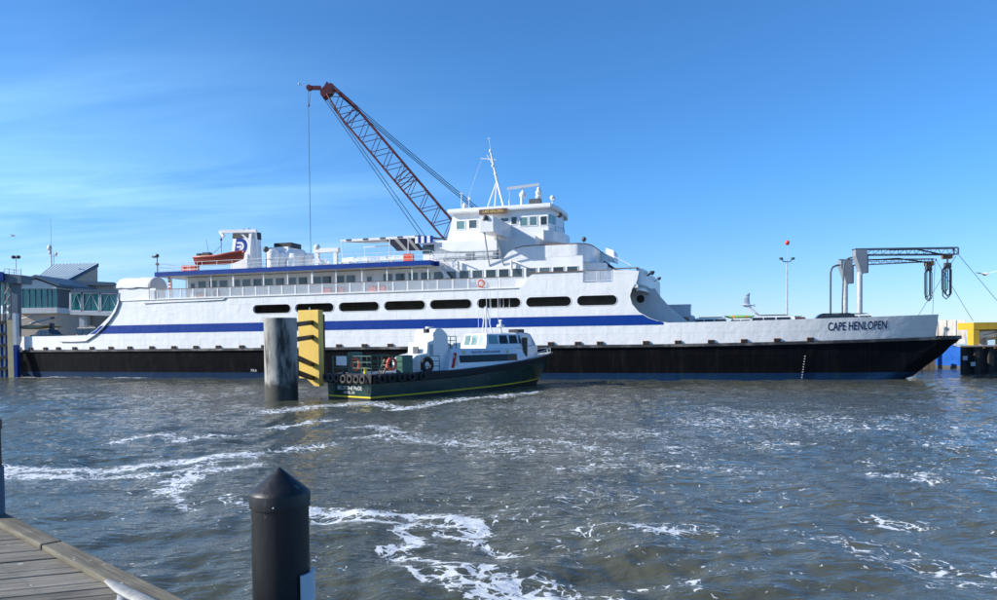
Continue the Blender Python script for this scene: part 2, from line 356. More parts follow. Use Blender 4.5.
def text(name, body, size, m, parent, mtx, ext=.004, sx=1., align='CENTER', bold=0.):
    c = bpy.data.curves.new(name, 'FONT'); c.body = body; c.size = size; c.extrude = ext; c.align_x = align; c.align_y = 'CENTER'; c.offset = bold; c.resolution_u = 3
    tmp = bpy.data.objects.new('t', c); col.objects.link(tmp)
    dg = bpy.context.evaluated_depsgraph_get(); me = bpy.data.meshes.new_from_object(tmp.evaluated_get(dg)); bpy.data.objects.remove(tmp)
    me.materials.clear(); me.materials.append(M[m]); o = bpy.data.objects.new(name, me); col.objects.link(o); o.parent = parent
    o.matrix_local = mtx @ Matrix.Diagonal((sx, 1, 1, 1)); return o
def upright(loc, ang=0., tilt=0.):
    """text plane facing -y, turned by ang about z"""
    return Matrix.Translation(loc) @ Matrix.Rotation(ang, 4, 'Z') @ Matrix.Rotation(math.pi/2+tilt, 4, 'X')

# ================================================================== WATER
def water_material():
    m = bpy.data.materials.new('harbour_water'); m.use_nodes = True; t = m.node_tree; b = t.nodes['Principled BSDF']; l = t.links.new
    def n(ty, **k):
        q = t.nodes.new(ty)
        for a, v in k.items():
            if a == 'i':
                for z, vv in v.items(): q.inputs[z].default_value = vv
            else: setattr(q, a, v)
        return q
    tcn = n('ShaderNodeTexCoord'); at = n('ShaderNodeAttribute', attribute_name='foam')
    mp = n('ShaderNodeMapping', i={'Scale': (.62, 1.35, 1), 'Rotation': (0, 0, .12)}); l(tcn.outputs['Object'], mp.inputs[0])
    big = n('ShaderNodeTexNoise', i={'Scale': .06, 'Detail': 4, 'Roughness': .5}); l(tcn.outputs['Object'], big.inputs['Vector'])
    cr = n('ShaderNodeValToRGB'); e = cr.color_ramp.elements; e[0].position = .35; e[0].color = (.062, .07, .052, 1); e[1].position = .68; e[1].color = (.096, .095, .066, 1); l(big.outputs['Fac'], cr.inputs[0])
    # ripples
    r1 = n('ShaderNodeTexNoise', i={'Scale': 1.9, 'Detail': 4, 'Roughness': .5, 'Distortion': .3}); l(mp.outputs[0], r1.inputs['Vector'])
    r2 = n('ShaderNodeTexNoise', i={'Scale': 7.5, 'Detail': 3, 'Roughness': .5}); l(mp.outputs[0], r2.inputs['Vector'])
    ad = n('ShaderNodeMath', operation='MULTIPLY_ADD', i={1: .24}); l(r2.outputs['Fac'], ad.inputs[0]); l(r1.outputs['Fac'], ad.inputs[2])
    # calm slicks between ruffled patches
    sl = n('ShaderNodeTexNoise', i={'Scale': .13, 'Detail': 3, 'Roughness': .5, 'Distortion': .8}); l(tcn.outputs['Object'], sl.inputs['Vector'])
    sr = n('ShaderNodeMapRange', i={1: .36, 2: .6, 3: .45, 4: 1.}); l(sl.outputs['Fac'], sr.inputs[0])
    bp = n('ShaderNodeBump', i={'Distance': .14}); l(sr.outputs[0], bp.inputs['Strength']); l(ad.outputs[0], bp.inputs['Height'])
    # lacy foam: ridged noise cut by the local foam density
    wv = n('ShaderNodeTexNoise', i={'Scale': .9, 'Detail': 2}); l(tcn.outputs['Object'], wv.inputs['Vector'])
    wm = n('ShaderNodeVectorMath', operation='MULTIPLY_ADD'); l(wv.outputs['Color'], wm.inputs[0]); wm.inputs[1].default_value = (.9, .9, 0); l(tcn.outputs['Object'], wm.inputs[2])
    def ridge(scale, det):
        q = n('ShaderNodeTexNoise', i={'Scale': scale, 'Detail': det, 'Roughness': .55}); l(wm.outputs[0], q.inputs['Vector'])
        a = n('ShaderNodeMath', operation='SUBTRACT', i={1: .5}); l(q.outputs['Fac'], a.inputs[0])
        c = n('ShaderNodeMath', operation='ABSOLUTE'); l(a.outputs[0], c.inputs[0])
        d = n('ShaderNodeMath', operation='MULTIPLY', i={1: 6.}); l(c.outputs[0], d.inputs[0]); return d.outputs[0]
    def cells(scale):
        q = n('ShaderNodeTexVoronoi', feature='DISTANCE_TO_EDGE', i={'Scale': scale, 'Randomness': 1.}); l(wm.outputs[0], q.inputs['Vector']); return q.outputs['Distance']
    def mth(op, a_, b_):
        q = n('ShaderNodeMath', operation=op)
        for i_, v_ in enumerate((a_, b_)):
            if isinstance(v_, (int, float)): q.inputs[i_].default_value = v_
            else: l(v_, q.inputs[i_])
        return q.outputs[0]
    sp = n('ShaderNodeTexNoise', i={'Scale': 3., 'Detail': 6, 'Roughness': .65}); l(wm.outputs[0], sp.inputs['Vector'])
    sp2 = n('ShaderNodeTexNoise', i={'Scale': 9., 'Detail': 3, 'Roughness': .6}); l(wm.outputs[0], sp2.inputs['Vector'])
    lace = mth('MINIMUM', mth('MULTIPLY', cells(2.7), 2.4), mth('ADD', mth('MULTIPLY', cells(6.5), 2.4), .1))
    brk = mth('ADD', mth('MULTIPLY', mth('SUBTRACT', .67, sp.outputs['Fac']), 1.25), mth('MULTIPLY', mth('SUBTRACT', .5, sp2.outputs['Fac']), .8))
    s3 = n('ShaderNodeMath', operation='ADD'); l(lace, s3.inputs[0]); l(brk, s3.inputs[1])
    df = n('ShaderNodeMath', operation='SUBTRACT'); l(at.outputs['Fac'], df.inputs[0]); l(s3.outputs[0], df.inputs[1])
    fm = n('ShaderNodeMapRange', i={1: -.03, 2: .06, 3: 0., 4: .9}); l(df.outputs[0], fm.inputs[0])
    # aerated milky water round the foam
    ml = n('ShaderNodeMapRange', i={1: .05, 2: .8, 3: 0., 4: .35}); l(at.outputs['Fac'], ml.inputs[0])
    c1 = n('ShaderNodeMix', data_type='RGBA'); l(ml.outputs[0], c1.inputs['Factor']); l(cr.outputs[0], c1.inputs['A']); c1.inputs['B'].default_value = (.11, .12, .1, 1)
    c2 = n('ShaderNodeMix', data_type='RGBA'); l(fm.outputs[0], c2.inputs['Factor']); l(c1.outputs['Result'], c2.inputs['A']); c2.inputs['B'].default_value = (.74, .77, .78, 1)
    l(c2.outputs['Result'], b.inputs['Base Color'])
    ro = n('ShaderNodeMapRange', i={3: .045, 4: .8}); l(fm.outputs[0], ro.inputs[0]); l(ro.outputs[0], b.inputs['Roughness'])
    b.inputs['IOR'].default_value = 1.33; l(bp.outputs[0], b.inputs['Normal'])
    return m
FOAM = [  # pixel polyline on the water, half width in metres, density
 ([(-10, 470), (30, 469), (60, 470), (100, 471), (130, 467), (165, 464), (200, 460), (250, 455)], .42, .95),
 ([(-10, 476), (40, 477), (75, 477), (110, 475), (150, 476), (175, 473)], .32, .8),
 ([(118, 441), (140, 437), (165, 437), (185, 441)], .35, .75), ([(200, 438), (225, 436), (250, 434)], .4, .6),
 ([(165, 492), (178, 482), (200, 474), (225, 470), (250, 466)], .36, .85), ([(168, 488), (178, 500), (186, 508)], .15, .7),
 ([(150, 478), (185, 470), (215, 462)], .25, .6), ([(225, 498), (250, 505), (262, 515)], .2, .6),
 ([(300, 515), (330, 514), (365, 516), (400, 513), (440, 515), (470, 522), (476, 530)], .26, 1.05),
 ([(300, 522), (350, 521), (400, 523), (450, 526)], .18, .8),
 ([(415, 520), (400, 532), (425, 545), (384, 552), (410, 560), (440, 566), (480, 572)], .15, .9),
 ([(440, 532), (480, 540), (500, 550), (520, 552)], .14, .75),
 ([(470, 572), (500, 578), (515, 590), (560, 600), (600, 606)], .24, .95), ([(445, 580), (470, 588), (490, 600), (530, 612)], .2, .95),
 ([(400, 572), (430, 585), (460, 592)], .12, .6), ([(540, 575), (565, 590), (620, 600)], .15, .6), ([(620, 588), (650, 585), (690, 582)], .14, .6),
 ([(275, 412), (310, 407), (350, 404), (372, 403)], .9, .7), ([(372, 404), (410, 408), (440, 402), (470, 398), (500, 397), (540, 391)], .55, .72),
 ([(396, 410), (420, 407)], .5, .8), ([(275, 428), (300, 425), (325, 420)], .5, .75), ([(275, 450), (300, 446), (325, 445)], .4, .65),
 ([(360, 428), (380, 426), (400, 432)], .5, .75), ([(350, 438), (395, 437), (430, 441), (470, 445), (500, 441)], .5, .6),
 ([(530, 440), (560, 442), (610, 452)], .6, .5), ([(570, 468), (620, 464), (680, 468), (740, 470)], .7, .45),
 ([(630, 530), (650, 534), (675, 535)], .25, .75), ([(590, 532), (620, 530), (700, 530)], .4, .5), ([(880, 518), (900, 522), (925, 524)], .25, .6), ([(880, 475), (920, 473)], .35, .6), ([(905, 478), (935, 480)], .3, .6),
 ([(840, 540), (900, 560), (960, 575)], .6, .45), ([(490, 520), (560, 500), (640, 490)], 1.0, .32),
 ([(20, 377.5), (60, 377), (100, 377), (140, 378)], .6, .7),
]
def build_water():
    rng = np.random.default_rng(3)
    rad = np.concatenate([np.linspace(1.5, 7.5, 14, endpoint=False), np.exp(np.linspace(math.log(7.5), math.log(120), 560)), np.exp(np.linspace(math.log(124), math.log(9000), 44))])
    af = np.linspace(R_(-43), R_(43), 600); ab = np.linspace(R_(43), R_(317), 70)[1:-1]
    ang = np.concatenate([af, ab]); nr, na = len(rad), len(ang)
    Rr, A = np.meshgrid(rad, ang, indexing='ij'); X = Rr*np.sin(A); Y = Rr*np.cos(A)
    Z = np.zeros_like(X)
    for i in range(46):
        lam = math.exp(rng.uniform(math.log(.45), math.log(7.))); k = 2*math.pi/lam
        th = rng.normal(R_(-70), R_(38)); amp = .0066*lam**.72*rng.uniform(.5, 1.3)
        ph = k*(X*math.cos(th)+Y*math.sin(th))+rng.uniform(0, 6.28)
        att = np.clip(1-Rr/(lam*150), 0, 1)
        Z += amp*att*(np.sin(ph)+.25*np.sin(2*ph+1.2))
    g = .72+.4*np.sin(X*.21+1.+.4*np.sin(Y*.13))*np.sin(Y*.17+.6*np.sin(X*.11)); Z *= g
    foam = np.zeros_like(X)
    for pl, wd, de in FOAM:
        pts = [G(*q) for q in pl]; dmin = np.full_like(X, 1e9)
        for a, c in zip(pts[:-1], pts[1:]):
            ex, ey = c.x-a.x, c.y-a.y; L2 = ex*ex+ey*ey
            tt = np.clip(((X-a.x)*ex+(Y-a.y)*ey)/L2, 0, 1)
            dmin = np.minimum(dmin, np.hypot(X-a.x-tt*ex, Y-a.y-tt*ey))
        foam = np.maximum(foam, .64*de*np.exp(-(dmin/(wd*1.35))**2*.8))
    # thin drifting flecks everywhere in the churned basin
    def vn(s, seed):
        r = np.random.default_rng(seed); out = np.zeros_like(X)
        for i in range(9):
            th = r.uniform(0, 6.28); k = s*r.uniform(.6, 1.6); out += np.sin(k*(X*math.cos(th)+Y*math.sin(th))+r.uniform(0, 6.28))
        return out/3
    fl = np.clip((vn(.35, 5)+.6*vn(1.3, 6))*.14+.115, 0, .3)*np.clip((62-Rr)/30, 0, 1)*np.clip((Rr-9)/14, .35, 1)*np.clip(.35+.65*(X+9)/10, .25, 1)
    foam = np.maximum(foam, fl)
    foam = np.where((A > R_(-43)-1e-6) & (A < R_(43)+1e-6), foam, 0)
    me = bpy.data.meshes.new('water')
    V = np.stack([X, Y, Z], -1).reshape(-1, 3)
    i, j = np.meshgrid(np.arange(nr-1), np.arange(na), indexing='ij'); j2 = (j+1) % na
    F = np.stack([i*na+j, (i+1)*na+j, (i+1)*na+j2, i*na+j2], -1).reshape(-1, 4)
    ctr = len(V); V = np.vstack([V, [[0, 0, 0]]])
    nf = len(F); me.vertices.add(len(V)); me.vertices.foreach_set('co', V.astype(np.float32).ravel())
    tri = np.stack([np.full(na, ctr), np.arange(na), (np.arange(na)+1) % na], -1)
    me.loops.add(nf*4+na*3); me.loops.foreach_set('vertex_index', np.concatenate([F.ravel(), tri.ravel()]).astype(np.int32))
    me.polygons.add(nf+na); st = np.concatenate([np.arange(nf)*4, nf*4+np.arange(na)*3]); me.polygons.foreach_set('loop_start', st.astype(np.int32))
    me.polygons.foreach_set('use_smooth', np.ones(nf+na, bool)); me.update(calc_edges=True); me.validate()
    a = me.attributes.new('foam', 'FLOAT', 'POINT'); a.data.foreach_set('value', np.append(foam.ravel(), 0).astype(np.float32))
    me.flip_normals() if me.polygons[0].normal.z < 0 else None
    me.materials.append(water_material())
    o = bpy.data.objects.new('water', me); col.objects.link(o); tag(o, 'choppy grey-green harbour water with foam streaks', kind='structure')
build_water()

# ================================================================== FERRY
SH = Frame((.2, 71.4), R_(-16.7)); BEAM = 20.7
L = SH.L; S = SH.S
def taper(s):
    if s > 14: return 3.6*((s-14)/23)**2.2
    if s < -34: return 1.6*((-s-34)/27)**2
    return 0.
def zrail(s): return 3.1 + (.4*((s-10)/28)**2 if s > 10 else 0)
ferry = empty('ferry', SH.o, SH.a, 'long white double-ended car ferry with blue stripe and black hull', 'ferry')
def fp(mb, name, m, smooth=False, parent=None): return mb.build(name, m, parent or ferry, smooth)
def outline(sb, ss, z, inset=0.):
    """near side from stern to bow corner; flare: the hull narrows a little towards the keel"""
    rb, rs = 3.0, 1.0; pts = []
    def t0(s): return taper(s)+inset
    for i in range(7):
        a = math.pi/2*(1-i/6); tt = t0(ss+rs); pts.append((ss+rs-rs*math.sin(a), tt+rs-rs*math.cos(a)) if i < 6 else (ss+rs, tt))
    n = 40
    for i in range(1, n): s = ss+rs+(sb-rb-ss-rs)*i/n; pts.append((s, t0(s)))
    for i in range(7):
        a = math.pi/2*i/6; tt = t0(sb-rb); pts.append((sb-rb+rb*math.sin(a), tt+rb-rb*math.cos(a)))
    full = [(s, t, z) for s, t in pts]+[(s, BEAM-t, z) for s, t in reversed(pts)]
    return full
SB0, SS0 = 36.3, -62.2
def ends(z):   # raked bow and stern
    k = max(0, min(1, z/3.3)); return SB0+4.4*k**1.15, SS0-.3*k
def level(z, top=False):
    sb, ss = ends(max(z, 0)) if z >= 0 else (SB0-1.5, SS0+1.5)
    ins = .5*(1-max(0, z)/3.3)
    return [(s, t, (zrail(s) if top else (z if z < 2.4 else z+(zrail(s)-3.1)*.6))) for s, t, _ in outline(sb, ss, z, ins)]
mb = MB(); mb.loft([level(-1.2), level(-.3), level(.2), level(.62)], True); fp(mb, 'boot_topping', 'boot_blue', True)
mb = MB(); mb.loft([level(.62), level(1.), level(1.5), level(2.), level(2.5), level(2.85), level(3.1, True)], True); hull = fp(mb, 'hull', 'black_plate', True)
# rubbing strake along the deck edge
mb = MB(); rows = []
for dz, dt in ((-.16, .0), (-.12, -.16), (.1, -.16), (.14, .0)):
    rows.append([(s, t+(dt if t < BEAM/2 else -dt), z+dz) for s, t, z in level(3.1, True)])
mb.loft(rows, True); fp(mb, 'rubbing_strake', 'strake', False)
# car deck plate
mb = MB(); dk = [(s, t, 3.72) for s, t, z in level(3.1, True)]; n2 = len(dk)//2
mb.loft([dk[:n2], list(reversed(dk[n2:]))]); fp(mb, 'car_deck', 'deck_paint')

# white side shell -------------------------------------------------
Z_DECK, Z_ROOF, Z_BUL = 8.66, 11.2, 10.0
ZSH = 3.24
sweepB = [L(*q) for q in ((639, 271), (637, 281), (632, 289), (630, 296), (632, 304), (639, 312), (650, 318.2), (660, 321.4), (668, 322.6))]
sweepS = [L(*q) for q in ((82, 336), (92, 330), (100, 323), (108, 315.5), (114, 306), (117, 298), (118, 292))]
ZBB = sweepB[-1].z
def bow_top(s): return ZBB+(5.5-ZBB)*max(0, (s-16)/21)**1.6
sA, sB_ = -29., sweepB[-1].x
top_pts = [(sA, Z_DECK), (S(518), Z_DECK), (S(522), Z_DECK+.15), (S(526), 9.2), (S(530), 9.75), (S(535), Z_BUL), (S(583), Z_BUL+.05), (S(583)+.01, 8.95), (S(613), 8.95), (S(613)+.01, Z_BUL+.1)]
outer = [(sA, ZSH), (sB_, ZSH)]+[(v.x, v.z) for v in reversed(sweepB)]+list(reversed(top_pts))
WIN = [(252.8, 290.4), (295, 333.5), (338.6, 378.8), (384, 425), (429.8, 471.4), (477, 520.5), (526, 571), (577, 617)]
ZW, HW = 7.3, .45
def stadium(s0, s1, zc, h, n=8):
    pts = []
    for i in range(n+1): a = -math.pi/2+math.pi*i/n; pts.append((s1-h+h*math.cos(a), zc+h*math.sin(a)))
    for i in range(n+1): a = math.pi/2+math.pi*i/n; pts.append((s0+h+h*math.cos(a), zc+h*math.sin(a)))
    return pts
holes = [stadium(S(a, y=303), S(b, y=303), ZW, HW) for a, b in WIN]
def shell(side):
    fn = (lambda s, z: (s, taper(s), z)) if side == 0 else (lambda s, z: (s, BEAM-taper(s), z))
    mb = MB(); polys = [[Vector((x, z, 0)) for x, z in outer]]+[[Vector((x, z, 0)) for x, z in h] for h in holes]
    flat = [p for q in polys for p in q]
    mb.add([fn(p.x, p.y) for p in flat], tessellate_polygon(polys))
    # stern run
    st = [(-62.2, 4.85), (S(40), 4.82), (sweepS[0].x, 4.85)]+[(v.x, v.z) for v in sweepS]+[(sweepS[-1].x+.02, Z_DECK), (-40, Z_DECK), (-36, Z_DECK), (-32, Z_DECK), (sA, Z_DECK)]
    xs = []
    for (a, za), (b, zb) in zip(st[:-1], st[1:]):
        for i in range(5): xs.append((a+(b-a)*i/5, za+(zb-za)*i/5))
    xs.append(st[-1])
    mb.loft([[fn(s, ZSH) for s, z in xs], [fn(s, z) for s, z in xs]])
    # bow run
    xs = [sB_+(37.8-sB_)*i/30 for i in range(31)]
    fl = lambda s, k: (s, taper(s)-.75*k*max(0, (s-18)/19)**2 if side == 0 else BEAM-taper(s)+.75*k*max(0, (s-18)/19)**2, ZSH+zrail(s)-3.1+k*(bow_top(s)-ZSH-zrail(s)+3.1))
    mb.loft([[fl(s, k) for s in xs] for k in (0, .35, .7, 1)])
    # return at the bow end
    e0, e1 = fl(37.8, 0), fl(37.8, 1); d = .35 if side == 0 else -.35
    mb.add([e0, e1, (e1[0], e1[1]+d, e1[2]), (e0[0], e0[1]+d, e0[2])], [(0, 1, 2, 3)])
    # inner skin of bow bulwark
    mb.loft([[(a, b+(.25 if side == 0 else -.25), c) for a, b, c in [fl(s, k) for s in xs]] for k in (0, 1)])
    mb.loft([[fl(s, 1) for s in xs], [(a, b+(.25 if side == 0 else -.25), c) for a, b, c in [fl(s, 1) for s in xs]]])
    return mb
o = fp(shell(0), 'side_shell', 'white_plate', True); fp(shell(1), 'side_shell', 'white_plate', True)
# opening rims
for h in holes:
    mb = MB(); h2 = stadium(min(p[0] for p in h)-.05, max(p[0] for p in h)+.05, ZW, HW+.05)
    mb.loft([[(x, -.03, z) for x, z in h2]+[(h2[0][0], -.03, h2[0][1])], [(x, -.03, z) for x, z in h]+[(h[0][0], -.03, h[0][1])], [(x, .28, z) for x, z in h]+[(h[0][0], .28, h[0][1])]])
    fp(mb, 'window_rim', 'white', True)
# hoses/poles seen in one opening
for px in (489.5, 498.5, 502, 508):
    s = S(px, y=303); mb = MB(); mb.tube([(s, .5, ZW-1.2), (s, .5, ZW+1.1)], .035, 6); fp(mb, 'pipe', 'offwhite')
# blue band
zb0, zb1 = 4.98, 5.9
def sweep_s(z, sw):
    p = [(v.z, v.x) for v in sw]; p.sort()
    for (z0, s0), (z1, s1) in zip(p[:-1], p[1:]):
        if z0 <= z <= z1: return s0+(s1-s0)*(z-z0)/(z1-z0)
    return p[0][1] if z < p[0][0] else p[-1][1]
for side in (0, 1):
    rows = []; mb = MB()
    for i in range(9):
        z = zb0+(zb1-zb0)*i/8; a = sweep_s(z, sweepS)+.12; b = sweep_s(max(z, ZBB+.05), sweepB)-.1
        ss = [a+(-29-a)*k/14 for k in range(14)]+[-29+(b+29)*k/20 for k in range(21)]
        rows.append([(s, taper(s)-.015 if side == 0 else BEAM-taper(s)+.015, z) for s in ss])
    mb.loft(rows); fp(mb, 'blue_band', 'blue_stripe', True)
# fender pipe that follows the stern sweep, cap rails
mb = MB(); mb.tube([(v.x, taper(v.x)-.1, v.z) for v in [L(*q) for q in ((55, 341.5), (70, 341.5), (83, 341), (93, 335), (101, 328), (108, 321), (114.5, 312), (118, 303), (118.6, 293))]], .09, 6); fp(mb, 'sweep_pipe', 'grey', True)
mb = MB()
for a, b in ((sweepS[-1].x, S(518)),):
    mb.tube([(s, taper(s)-.03, Z_DECK) for s in [a+(b-a)*i/30 for i in range(31)]], .07, 6)
fp(mb, 'deck_edge', 'offwhite', True)
mb = MB(); mb.tube([(S(144), taper(S(144))-.06, 8.28), (-33, -.06, 8.36), (S(224), -.06, 8.42), (S(226), -.06, 8.62)], .06, 6); fp(mb, 'ledge_pipe', 'grey', True)
for a, b, z in ((531, 583, Z_BUL), (613, 639, Z_BUL+.1)): mb = MB(); mb.box(S(a), S(b), -.1, .18, z, z+.07); fp(mb, 'cap_rail', 'rust')
# brown scupper blocks above the strake
mb = MB(); mb.box(-.28, .28, -.14, 0, 0, .3, 0); mb.box(-.24, -.05, -.18, -.14, .04, .26, 1); mb.box(.05, .24, -.18, -.14, .04, .26, 1); blk = mb.mesh('scupper_block', ['rust', 'black'])
for px in [30, 45, 58, 74.5, 92, 111, 130, 152, 174, 196, 218.5, 242, 264, 289, 314, 339, 364.6, 390.4, 417, 443, 470, 497, 524, 551, 578, 600, 646, 678, 711, 744, 777, 810]:
    s = S(px, taper(S(px, 0, 349)), 349); link('scupper_block', blk, ferry, (s, taper(s), zrail(s)+.14), rz=math.atan2(taper(s+.5)-taper(s-.5), 1))
# name at the bow, draft marks
def on_bow(px, py):
    s = S(px, 0, py)
    for _ in range(6): s = S(px, taper(s)-.46*max(0, (s-18)/19)**2, py)
    return L(px, py, taper(s)-.46*max(0, (s-18)/19)**2)
def bow_pt(sv, k): return Vector((sv, taper(sv)-.75*k*max(0, (sv-18)/19)**2, ZSH+zrail(sv)-3.1+k*(bow_top(sv)-ZSH-zrail(sv)+3.1)))
a, b = on_bow(828, 328), on_bow(887, 325.5)
c = bow_pt((a.x+b.x)/2, .62); e1 = (bow_pt(b.x, .62)-bow_pt(a.x, .62)).normalized(); e2 = (bow_pt((a.x+b.x)/2, 1)-bow_pt((a.x+b.x)/2, .3)).normalized(); e3 = e1.cross(e2).normalized(); e2 = e3.cross(e1)
tn = text('ship_name', 'CAPE HENLOPEN', 1.0, 'navy', ferry, Matrix.Translation((0, 0, 0)), .006, sx=1., bold=.012)
sm_ = (a.x+b.x)/2; wide = max(v.co.x for v in tn.data.vertices)-min(v.co.x for v in tn.data.vertices); kx = (b.x-a.x)/wide
for v in tn.data.vertices:
    sv = sm_+v.co.x*kx; zz_ = (ZSH+zrail(sv)-3.1)*.4+.6*bow_top(sv)+v.co.y; z0_, z1_ = bow_pt(sv, 0).z, bow_pt(sv, 1).z
    p = bow_pt(sv, (zz_-z0_)/(z1_-z0_)); v.co = (sv, p.y-.012-v.co.z, zz_)
mb = MB()
for i in range(9):
    v = L(803+i*.35, 378-i*2.7, .45); mb.box(v.x-.04, v.x+.04, taper(v.x)+.28-.03*i, taper(v.x)+.5, v.z-.045, v.z+.045)
fp(mb, 'draft_marks', 'grey')
text('hull_mark', 'PRA', .42, 'lightgrey', ferry, upright((S(254.5, .35, 372.5), .25, .82)), .004)

# car deck interior --------------------------------------------------
mb = MB(); mb.box(-40, 12, 6.2, 14.5, 3.15, 8.4); fp(mb, 'engine_casing', 'interior')
# promenade deck slab and its front bow-shaped bulwark
mb = MB(); s0 = sweepS[-1].x; sE = S(638)
pl = [(s0, .9), (-38, .2), (-33, .05), (sE, .05)]
nose = [(sE+.55*math.sin(math.pi/2*i/9), .05+3.4*(1-math.cos(math.pi/2*i/9))) for i in range(10)]+[(sE+.6, BEAM/2)]
pl2 = pl+nose[1:]; full = pl2+[(x, BEAM-y) for x, y in reversed(pl2)]
mb.prism([(x, y) for x, y in full], 8.35, 8.64, fn=lambda x, z, y: (x, z, y)); fp(mb, 'promenade_deck', 'offwhite')
mb = MB(); zf0, zf1 = L(640, 291.5).z, Z_BUL+.1
ff = nose+[(x, BEAM-y) for x, y in reversed(nose[:-1])]
mb.loft([[(x, y, zf0+.1+.0*i) for i, (x, y) in enumerate(ff)], [(x, y, zf1-.15*min(1, (x-sE)/4)) for x, y in ff], [(x-.15, y+.1 if y < BEAM/2 else y-.1, zf1-.15*min(1, (x-sE)/4)) for x, y in ff], [(x-.15, y+.1 if y < BEAM/2 else y-.1, zf0+.1) for x, y in ff]]); fp(mb, 'front_bulwark', 'white_plate', True)
# floodlights on the front bulwark
for px, py, t in ((652, 279, 3.), (655, 283, 5.), (658.5, 286.5, 7.5)):
    i = min(range(len(ff)), key=lambda k: abs(ff[k][1]-t)); x, y = ff[i]; z = zf1-.2
    mb = MB(); mb.tube([(x-.05, y, z-.3), (x+.35, y, z)], .04, 6); mb.lathe([(.1, 0), (.22, .25), (.22, .3)], (x+.45, y, z-.15), 10); fp(mb, 'floodlight', 'darkgrey', True)
# rounded housing at the stern end of the promenade
ds0, ds1 = S(118, 1.0), S(145, .4); zt, zb = L(130, 277, 1).z, Z_DECK
mb = MB(); mb.box(ds0+.1, ds1, 1.0, 3.6, zb, L(130, 289, 1).z); slide = fp(mb, 'slide_housing', 'white')
mb = MB(); zc = L(130, 288, 1).z; pr = []
for i in range(13):
    a = math.pi*i/12; pr.append((2.3-1.45*math.cos(a), zc+(zt-zc)*math.sin(a)))
mb.loft([[(ds0-.1, y, z) for y, z in pr]]+[[(ds0-.1+(ds1+.12-ds0)*k/6, y+.02*math.sin(k*2), z+.05*math.sin(k*1.9)) for y, z in pr] for k in range(1, 7)], cap=True); c_ = fp(mb, 'canvas_cover', 'canvas', True, slide)
mb = MB(); mb.prism(pr, 0, .06, fn=lambda y, z, k: (ds1+.14+k, y, z)); fp(mb, 'end_panel', 'lightgrey', False, slide)
# the far end of the same drum, stretching inboard
mb = MB(); mb.box(ds1+.25, ds1+1.0, .9, 1.0, zb, zb+1.35); mb.box(ds1+.35, ds1+.9, .85, .9, zb+.1, zb+1.1, 1); fp(mb, 'gate', ['white', 'lightgrey'])

# railing panels along the promenade ----------------------------------
def rail_panel(wd, h, fill=True):
    mb = MB(); 
    for x in (0, wd-.07): mb.box(x, x+.07, 0, .06, 0, h)
    mb.box(0, wd, .005, .055, h-.05, h); mb.box(0, wd, .01, .05, .1, .15)
    if fill: mb.box(.09, wd-.09, .026, .034, .15, h-.06, 1)
    for i in range(1, 10): mb.box(wd*i/10-.012, wd*i/10+.012, .045, .06, .15, h-.05)
    mb.box(-.02, wd+.02, -.02, .1, h, h+.05, 2)
    return mb.mesh('rail_panel', ['white', 'rail_mesh', 'brown_wood'])
PW = 1.58; rp_ = rail_panel(PW, 1.08)
s = S(158, .3); k = 0
while s < S(520)-PW*.4:
    link('rail_panel', rp_, ferry, (s, .12+taper(s), Z_DECK), rz=math.atan2(taper(s+PW)-taper(s), PW)); s += PW
gs = (S(613)-S(583))/2; rp3 = rail_panel(gs-.12, 1.05)
for i in range(2): link('rail_panel', rp3, ferry, (S(583)+.06+i*gs, .05, 8.97))
for px in (328, 341, 373.5, 383):   # lockers behind the rail
    mb = MB(); mb.box(S(px, 1.8)-.35, S(px, 1.8)+.35, 1.5, 2.0, Z_DECK, Z_DECK+.85); fp(mb, 'deck_locker', 'orange')
mb = MB(); mb.box(S(199, 2.), S(207, 2.), 1.6, 2.05, Z_DECK, Z_DECK+.8); fp(mb, 'deck_locker', 'dark_orange')
mb = MB(); mb.torus((S(216, 1.9), 2.07, Z_DECK+.6), .35, .1); fp(mb, 'life_ring', 'dark_orange', True)

# promenade cabin ----------------------------------------------------
TC = 2.2; c0, c1 = S(186, TC), S(583, TC); ZC = 11.7
cr0 = S(430, TC)
mb = MB(); mb.box(c0, cr0, TC, BEAM-TC, Z_DECK, 11.15); mb.box(cr0, c1, TC+.003, BEAM-TC-.003, Z_DECK, ZC); cabin = fp(mb, 'cabin', 'white')
ZWN = 10.28
wpx = [202, 213, 223.5, 236, 246.5, 257.6, 268.7, 280, 292, 303, 317, 327, 340, 351, 388, 400.4, 413.3, 425.7, 438.7, 451.5, 464.4, 477.5, 491, 504, 517.5, 531.3, 544.8, 558.5, 572.4]
wm = MB(); wm.box(-.5, .5, -.02, .0, -.41, .41); wme = wm.mesh('window', 'glass_cabin')
fm_ = MB()
for q in ((-.56, -.5, -.47, .47), (.5, .56, -.47, .47), (-.5, .5, -.47, -.41), (-.5, .5, .41, .47)): fm_.box(q[0], q[1], -.045, 0, q[2], q[3])
fme = fm_.mesh('frame', 'offwhite')
for px in wpx:
    o = link('window', wme, ferry, (S(px, TC, 274), TC, ZWN)); link('frame', fme, o)
for px in (193, 369.6):   # doors with a rounded light
    mb = MB(); mb.box(-.4, .4, -.05, 0, -1.0, .95); d = fp(mb, 'door', 'offwhite'); d.location = (S(px, TC, 280), TC, Z_DECK+1.05)
    mb = MB(); mb.box(-.25, .25, -.07, -.05, .2, .75); fp(mb, 'door_light', 'glass_cabin', False, d)
